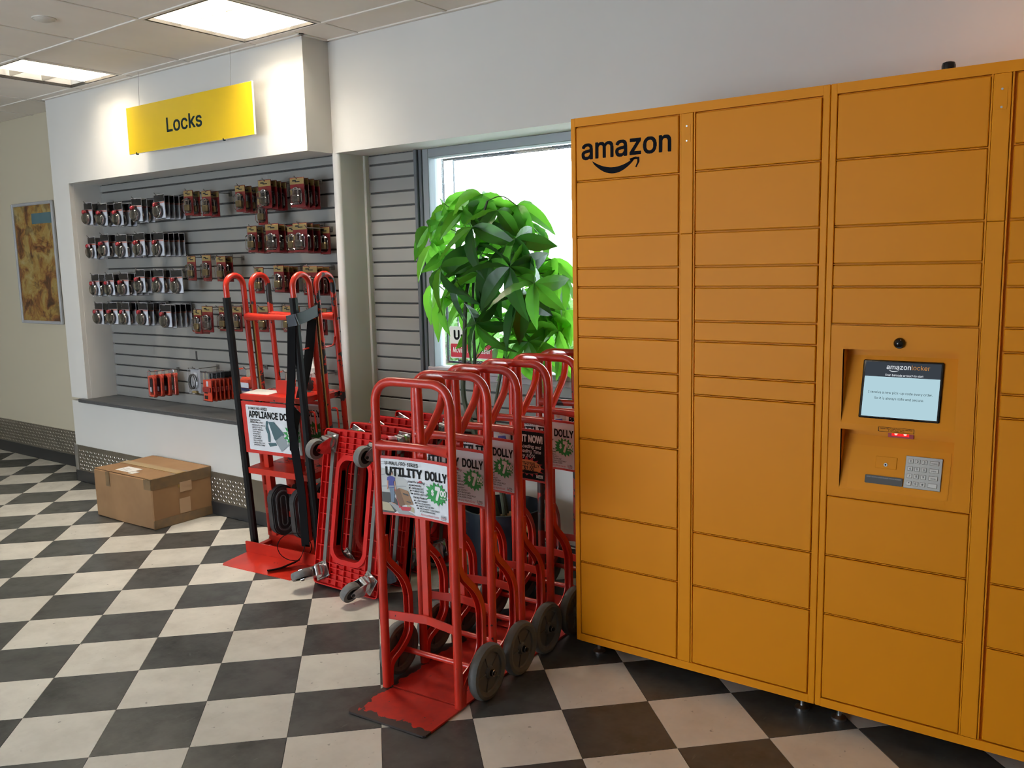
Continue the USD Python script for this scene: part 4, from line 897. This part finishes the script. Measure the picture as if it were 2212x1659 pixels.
# company name and smile arrow on the first door
lx0, lx1, base = -1.690, -1.340, 1.876
word = fit('amazon', lx1 - lx0, .069, True, at=(lx0, base))
logo = [faceY(word, LY - .0006)]
def arc_pts(x0, x1, y0, sag, n=24): return [(x0 + (x1 - x0) * k / n, y0 - sag * 4 * (k / n) * (1 - k / n)) for k in range(n + 1)]
upper, lower = arc_pts(-1.640, -1.474, 1.864, .026), arc_pts(-1.634, -1.480, 1.855, .036)
logo.append(faceY(flat(Polygon([(x, z - .0 ) for x, z in upper] + lower[::-1]).buffer(.0012)), LY - .0006))
logo.append(faceY(flat(unary_union([Polygon([(-1.492, 1.862), (-1.470, 1.867), (-1.456, 1.864), (-1.4575, 1.858), (-1.470, 1.860), (-1.489, 1.856)]), Polygon([(-1.456, 1.866), (-1.4555, 1.850), (-1.467, 1.832), (-1.470, 1.834), (-1.463, 1.848), (-1.4625, 1.862)])]).buffer(.0008)), LY - .0006))
part(top_door, 'logo', logo, 'ink', label='dark blue lettering with a smile arrow')

B = locker('parcel_locker_console_unit', -.817, 'right orange parcel locker unit with touch screen and keypad', (-.790, -.400, .785, 1.295))
ca2, cb2 = (-.799, -.391), (-.334, .076)
dividers(B, ca2, Z2a); dividers(B, cb2, Z12b)
for a, b in zip(Z2a[:-1], Z2a[1:]):
    if b != .771: part(B, 'door', door_mesh(*ca2, b, a), 'orange')
for a, b in zip(Z12b[:-1], Z12b[1:]): part(B, 'door', door_mesh(*cb2, b, a), 'orange')
# console: sheet with two wedge recesses
rx0, rx1 = -.760, -.441
p0, p1, q0, q1 = 1.006, 1.234, .799, .987
outer = sbox(ca2[0] + .0026, .771 + .0026, ca2[1] - .0026, 1.3085 - .0026)
panel = outer.difference(sbox(rx0, p0, rx1, p1)).difference(sbox(rx0, q0, rx1, q1))
def wedge(z0, z1, d, lip):
    """recess: vertical strip of height lip at depth d, then a slope running out to the face at z0"""
    V = [(rx0, LY, z0), (rx1, LY, z0), (rx0, LY + d, z1 - lip), (rx1, LY + d, z1 - lip), (rx0, LY + d, z1), (rx1, LY + d, z1), (rx0, LY, z1), (rx1, LY, z1)]
    F = [[0, 1, 3], [0, 3, 2], [2, 3, 5], [2, 5, 4], [4, 5, 7], [4, 7, 6], [0, 2, 6], [2, 4, 6], [1, 7, 3], [3, 7, 5]]
    return trimesh.Trimesh(V, F, process=False)
D1, D2 = .052, .050
co = part(B, 'console', [extrY(panel, LY, LY + .014), wedge(p0, p1, D1, .022), wedge(q0, q1, D2, .022)], 'orange', smooth=False)
def slope(z0, z1, d, lip):
    """plane of the slope: (x, s) with s measured up the slope from z0"""
    a = np.array([0, LY, z0]); b = np.array([0, LY + d, z1 - lip]); v = (b - a) / np.linalg.norm(b - a); n = np.array([0, -v[2], v[1]])
    Mx = np.eye(4); Mx[:3, 0] = (1, 0, 0); Mx[:3, 1] = v; Mx[:3, 2] = n; Mx[:3, 3] = a
    return Mx, np.linalg.norm(b - a) / (z1 - lip - z0)
S1, k1 = slope(p0, p1, D1, .022); S2, k2 = slope(q0, q1, D2, .022)
def on(S, m, lift): m = mv(m, 0, 0, lift); return T(m, S)
zz = lambda z: (z - p0) * k1
sx0, sx1, sz0, sz1 = -.7095, -.4835, zz(1.026), zz(1.199)
sc_ = part(B, 'screen', on(S1, cbx((sx0, sz0, 0), (sx1, sz1, .006), .003), .0002), 'black_gloss', label='black framed touch screen')
part(sc_, 'display', on(S1, flat(sbox(sx0 + .008, sz0 + .006, sx1 - .007, zz(1.150))), .0064), 'screen_white')
part(sc_, 'header', on(S1, flat(sbox(sx0 + .008, zz(1.150), sx1 - .007, sz1 - .006)), .0064), 'screen_header')
part(sc_, 'title', [on(S1, fit('amazon', .0685, .0135, True, at=(-.642, zz(1.1735))), .0068), on(S1, fit('Scan barcode or touch to start', .106, .0062, True, at=(-.6435, zz(1.1530))), .0068),
                    on(S1, flat(Polygon(arc_pts(-.635, -.604, zz(1.1712), .0035) + arc_pts(-.634, -.606, zz(1.1700), .0050)[::-1])), .0068)], 'screen_title')
part(sc_, 'title_end', on(S1, fit('locker', .050, .0135, False, at=(-.572, zz(1.1735))), .0068), 'screen_orange')
part(sc_, 'message', [on(S1, fit('I receive a new pick-up code every order.', .180, .0072, False, at=(-.6875, zz(1.1005))), .0068), on(S1, fit('So it is always safe and secure.', .138, .0072, False, at=(-.668, zz(1.0835))), .0068)], 'screen_text')
z2 = lambda z: (z - q0) * k2
part(B, 'scanner_window', [bx((-.632, LY + D2 - .004, .9650), (-.560, LY + D2 - .001, .9865))], 'red_deep')
part(B, 'scanner_glow', [bx((-.621, LY + D2 - .005, .9705), (-.572, LY + D2 - .0035, .9815))], 'scan_red')
part(B, 'scanner_lamp', [trimesh.creation.icosphere(2, .0045).apply_translation((x, LY + D2 - .006, .9775)) for x in (-.609, -.583)], 'scan_hot')
part(B, 'notice', [faceY(flat(rrect(-.650, .9895, -.549, 1.0035, .001).difference(rrect(-.6485, .9905, -.5505, 1.0025, .001))), LY - .0006), faceY(fit('Need help? Call Customer Service', .090, .0034, True, at=(-.6445, .9975)), LY - .0006), faceY(fit('1-877-346-6244', .045, .0034, True, at=(-.622, .9922)), LY - .0006)], 'ink')
dm = part(B, 'camera_dome', lathe([(0, -.018), (.006, -.0175), (.012, -.014), (.0158, -.007), (.0162, 0), (0, 0)], 'y', 24).apply_transform(mat4((-.599, LY, 1.257))), 'black_gloss')
part(B, 'service_panel', on(S2, extr(rrect(-.737, z2(.803), -.452, z2(.934), .002), .0009), .0002), 'orange_frame')
kp = part(B, 'keypad', on(S2, cbx((-.5745, z2(.823), 0), (-.4735, z2(.9155), .004), .001), .0012), 'keypad_steel')
kx, kz = [-.560, -.541, -.522, -.495], [.9005, .879, .858, .837]
keys_ = [['1', '2', '3', 'CANCEL'], ['4', '5', '6', 'CLEAR'], ['7', '8', '9', 'ENTER'], ['*', '0', '#', '']]
part(kp, 'button', [on(S2, cbx((kx[i] - (.0072 if i < 3 else .0125), z2(kz[j]) - .0065, 0), (kx[i] + (.0072 if i < 3 else .0125), z2(kz[j]) + .0065, .0028), .001), .0048) for i in range(4) for j in range(4)], 'key_face', kind='stuff')
part(kp, 'legend', [on(S2, text(s, .0062 if i < 3 else .0032, True, align='c', at=(kx[i], z2(kz[j]) - .003)), .0080) for j, r in enumerate(keys_) for i, s in enumerate(r) if s], 'ink')
part(B, 'card_slot', on(S2, extr(rrect(-.6855, z2(.8245), -.5775, z2(.8485), .003), .004), .0012), 'print_dark')
part(B, 'card_text', on(S2, fit("DON'T HAVE A CODE? PLEASE TOUCH SCREEN", .098, .0034, True, at=(-.681, z2(.8415))), .0056), 'print_gray')
part(B, 'reader_cover', on(S2, cbx((-.660, z2(.871), 0), (-.599, z2(.906), .0022), .001), .0010), 'orange_frame')
part(B, 'lock_cylinder', [on(S2, cyl((-.630, z2(.882), 0), (-.630, z2(.882), .004), .0055, 16), .002)], 'zinc')
part(B, 'keyhole', [on(S2, cyl((-.630, z2(.882), 0), (-.630, z2(.882), .0006), .0026, 10), .006)], 'ink')
an = thing('antenna_puck', 'small black antenna puck on top of the right locker', 'antenna', mat4((-.513, LY + .07, LZ1 - .002)))
part(an, 'housing', lathe([(0, 0), (.018, 0), (.0185, .022), (.016, .030), (.008, .033), (0, .0335)], n=22), 'black_plastic')

# ================================================================ money tree in the window
rnd = random.Random(21)
PX_, PY_ = -2.475, 3.285
pl = thing('potted_plant', 'tall money tree with glossy palmate leaves in a dark blue pot', 'plant', mat4((0, 0, 0)))
part(pl, 'pot', T(lathe([(0, 0), (.135, 0), (.150, .012), (.198, .335), (.200, .36), (.192, .362), (.186, .34), (.178, .26), (0, .26)], n=48), mat4((PX_, PY_, 0))), 'pot_blue')
part(pl, 'soil', T(lathe([(0, .285), (.10, .28), (.18, .265), (.1805, .25)], n=30), mat4((PX_, PY_, 0))), 'soil')
def leaf_mesh(base, d, nrm, L, Wd, droop, fold=.25):
    """one leaflet: from base along d, normal nrm"""
    d = np.asarray(d, float); d /= np.linalg.norm(d); nrm = np.asarray(nrm, float); nrm -= d * (nrm @ d); nrm /= np.linalg.norm(nrm); s = np.cross(nrm, d)
    n = 12; V = []; F = []
    for i in range(n):
        t_ = i / (n - 1); wv = Wd * (math.sin(PI * min(1, t_ ** .80)) ** .85 * (1 - .18 * t_) if 0 < t_ < 1 else .04)
        z = -droop * L * t_ ** 2; x = L * (t_ - .18 * droop * t_ ** 2)
        c = np.asarray(base) + d * x + nrm * z
        for k in (-1, -.5, 0, .5, 1):
            V.append(c + s * wv * .5 * k + nrm * (abs(k) * wv * fold * .5 + .0022 * math.sin(t_ * 40) * abs(k)))
    for i in range(n - 1):
        for k in range(4):
            a = i * 5 + k; F += [[a, a + 1, a + 6], [a, a + 6, a + 5]]
    return trimesh.Trimesh(np.array(V), F, process=False)
stem_paths = [[(-2.50, 3.27, .27), (-2.575, 3.25, .60), (-2.630, 3.24, .77), (-2.663, 3.24, .86), (-2.665, 3.245, 1.03), (-2.655, 3.25, 1.23), (-2.632, 3.25, 1.41), (-2.575, 3.25, 1.60), (-2.545, 3.22, 1.69)],
              [(-2.47, 3.30, .27), (-2.56, 3.30, .60), (-2.640, 3.30, .85), (-2.640, 3.30, 1.05), (-2.63, 3.28, 1.25), (-2.60, 3.26, 1.45), (-2.56, 3.25, 1.63), (-2.50, 3.25, 1.80)],
              [(-2.46, 3.28, .27), (-2.485, 3.25, .60), (-2.490, 3.25, .80), (-2.437, 3.25, 1.04), (-2.379, 3.24, 1.24), (-2.35, 3.22, 1.40)]]
for q, (sp, r_) in enumerate(zip(stem_paths, (.0125, .0095, .0085))):
    from scipy.interpolate import CubicSpline
    a = np.array(sp); u = np.r_[0, np.cumsum(np.linalg.norm(np.diff(a, axis=0), axis=1))]; cs = CubicSpline(u, a); pts = cs(np.linspace(0, u[-1], 44))
    sc = np.interp(np.linspace(0, 1, 44), [0, .4, 1], [1.5, 1.0, .55]) * (1 + .10 * (np.arange(44) % 7 == 0))
    part(pl, 'stem', tube(pts, r_, 9, scale=sc), 'bark')
# hubs: (pixel x, pixel y, depth y, number of leaflets, length, tone)
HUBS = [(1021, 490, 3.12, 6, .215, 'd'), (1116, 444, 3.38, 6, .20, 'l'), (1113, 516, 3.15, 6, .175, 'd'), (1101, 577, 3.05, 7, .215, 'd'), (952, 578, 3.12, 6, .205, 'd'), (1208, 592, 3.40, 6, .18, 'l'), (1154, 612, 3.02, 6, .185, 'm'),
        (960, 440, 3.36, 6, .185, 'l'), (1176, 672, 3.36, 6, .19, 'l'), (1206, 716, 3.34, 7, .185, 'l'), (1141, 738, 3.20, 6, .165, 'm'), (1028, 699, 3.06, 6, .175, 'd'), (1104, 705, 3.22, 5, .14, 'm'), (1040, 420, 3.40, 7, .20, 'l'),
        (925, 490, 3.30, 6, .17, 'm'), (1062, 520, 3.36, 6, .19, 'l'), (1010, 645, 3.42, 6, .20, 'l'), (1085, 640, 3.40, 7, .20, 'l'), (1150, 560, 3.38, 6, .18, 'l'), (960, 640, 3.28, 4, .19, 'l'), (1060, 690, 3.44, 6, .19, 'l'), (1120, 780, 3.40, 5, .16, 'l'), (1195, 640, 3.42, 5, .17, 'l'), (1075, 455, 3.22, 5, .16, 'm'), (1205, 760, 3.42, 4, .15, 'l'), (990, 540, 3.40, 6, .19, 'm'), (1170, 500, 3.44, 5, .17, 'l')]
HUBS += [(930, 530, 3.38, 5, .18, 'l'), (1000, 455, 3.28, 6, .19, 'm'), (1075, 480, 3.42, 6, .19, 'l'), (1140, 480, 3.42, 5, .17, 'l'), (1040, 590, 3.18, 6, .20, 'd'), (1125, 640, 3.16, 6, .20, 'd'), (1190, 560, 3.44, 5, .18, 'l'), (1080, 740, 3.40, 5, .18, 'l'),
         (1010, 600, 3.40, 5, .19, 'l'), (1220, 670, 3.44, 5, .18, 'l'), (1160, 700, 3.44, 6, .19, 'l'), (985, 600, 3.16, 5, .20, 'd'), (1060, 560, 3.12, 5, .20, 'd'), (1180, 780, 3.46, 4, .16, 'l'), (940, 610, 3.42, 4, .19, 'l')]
def ray(px, py, Y):
    d = fw + rt * (px - 1106) / FPX - up * (py - 829.5) / FPX
    return np.array([0, 0, EYE]) + d * (Y / d[1])
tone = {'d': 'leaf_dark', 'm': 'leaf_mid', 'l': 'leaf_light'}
stem_pts = np.array([p for s_ in stem_paths for p in s_ if p[2] > 1.0])
nl = 0
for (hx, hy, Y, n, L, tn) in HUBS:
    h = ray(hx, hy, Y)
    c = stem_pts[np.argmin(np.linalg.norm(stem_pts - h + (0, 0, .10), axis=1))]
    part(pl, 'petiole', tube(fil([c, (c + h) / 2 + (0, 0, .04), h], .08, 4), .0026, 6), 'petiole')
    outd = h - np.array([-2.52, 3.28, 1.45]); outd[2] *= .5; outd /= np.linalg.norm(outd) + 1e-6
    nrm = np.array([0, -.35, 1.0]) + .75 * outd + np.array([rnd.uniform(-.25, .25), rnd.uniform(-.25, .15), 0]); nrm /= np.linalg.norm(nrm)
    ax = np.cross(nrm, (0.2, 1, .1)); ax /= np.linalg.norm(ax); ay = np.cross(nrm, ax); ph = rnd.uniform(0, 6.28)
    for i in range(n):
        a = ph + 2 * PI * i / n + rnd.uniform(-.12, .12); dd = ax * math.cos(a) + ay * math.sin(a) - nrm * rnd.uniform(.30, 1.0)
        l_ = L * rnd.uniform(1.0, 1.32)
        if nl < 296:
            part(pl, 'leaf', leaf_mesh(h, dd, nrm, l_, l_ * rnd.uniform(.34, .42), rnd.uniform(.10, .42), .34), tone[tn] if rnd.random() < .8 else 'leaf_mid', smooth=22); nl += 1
for k in range(7):
    a = k * .9; b = np.array([PX_ + .09 * math.cos(a), PY_ - .08 + .06 * math.sin(a), .30])
    part(pl, 'dry_leaf', leaf_mesh(b, (math.cos(a * 2.1), math.sin(a * 2.1) - .3, .25), (0, -.3, 1), .15, .06, .35, .6), 'dry_leaf', smooth=True)

# ================================================================ outside the window
single('exterior_ground', bx((-40, 3.8, -.25), (12, 40, -.15)), 'concrete', 'pale paved lot outside the window', 'ground', kind='structure')
single('exterior_lawn', bx((-40, 9.5, -.15), (12, 16, -.10)), 'grass', 'strip of lawn beyond the paved lot', 'lawn', kind='structure')
rng = np.random.default_rng(4)
def shrub(name, label, c, size, n, group):
    t = thing(name, label, 'shrub', mat4(c), group)
    p = rng.normal(size=(n, 3)); p /= np.linalg.norm(p, axis=1)[:, None]; p *= (rng.uniform(.35, 1, n) ** .5)[:, None] * np.array(size) * (.8 + .4 * meshkit.fbm(p * 2 + c[0], 2))[:, None]; p[:, 2] = np.abs(p[:, 2] + size[2] * .3)
    q = rng.normal(size=(n, 2, 3)); q /= np.linalg.norm(q, axis=2)[:, :, None]; s = rng.uniform(.05, .10, n)[:, None]
    a, b = q[:, 0] * s, q[:, 1] * s * .6
    V = np.stack([p - a, p + b, p + a, p - b], 1).reshape(-1, 3); F = (np.arange(n)[:, None, None] * 4 + np.array([[0, 1, 2], [0, 2, 3]])).reshape(-1, 3)
    part(t, 'foliage', trimesh.Trimesh(V, F, process=False), 'tree_leaf', kind='stuff', smooth=False)
    part(t, 'trunk', [tube([(0, 0, -.15), (.03 * k, .02, size[2] * .8)], .03, 7) for k in (-2, 0, 2)], 'tree_bark')
shrub('shrub', 'pale shrub seen low through the left of the window', (-9.4, 11.0, 0), (.9, .8, 1.15), 1500, 'shrubs outside the window')
shrub('shrub', 'pale shrub seen low through the middle of the window', (-7.1, 10.6, 0), (.8, .8, 1.0), 1500, 'shrubs outside the window')
shrub('shrub', 'taller pale shrub seen beside the lockers through the window', (-4.9, 11.6, 0), (.8, .8, 1.6), 1500, 'shrubs outside the window')
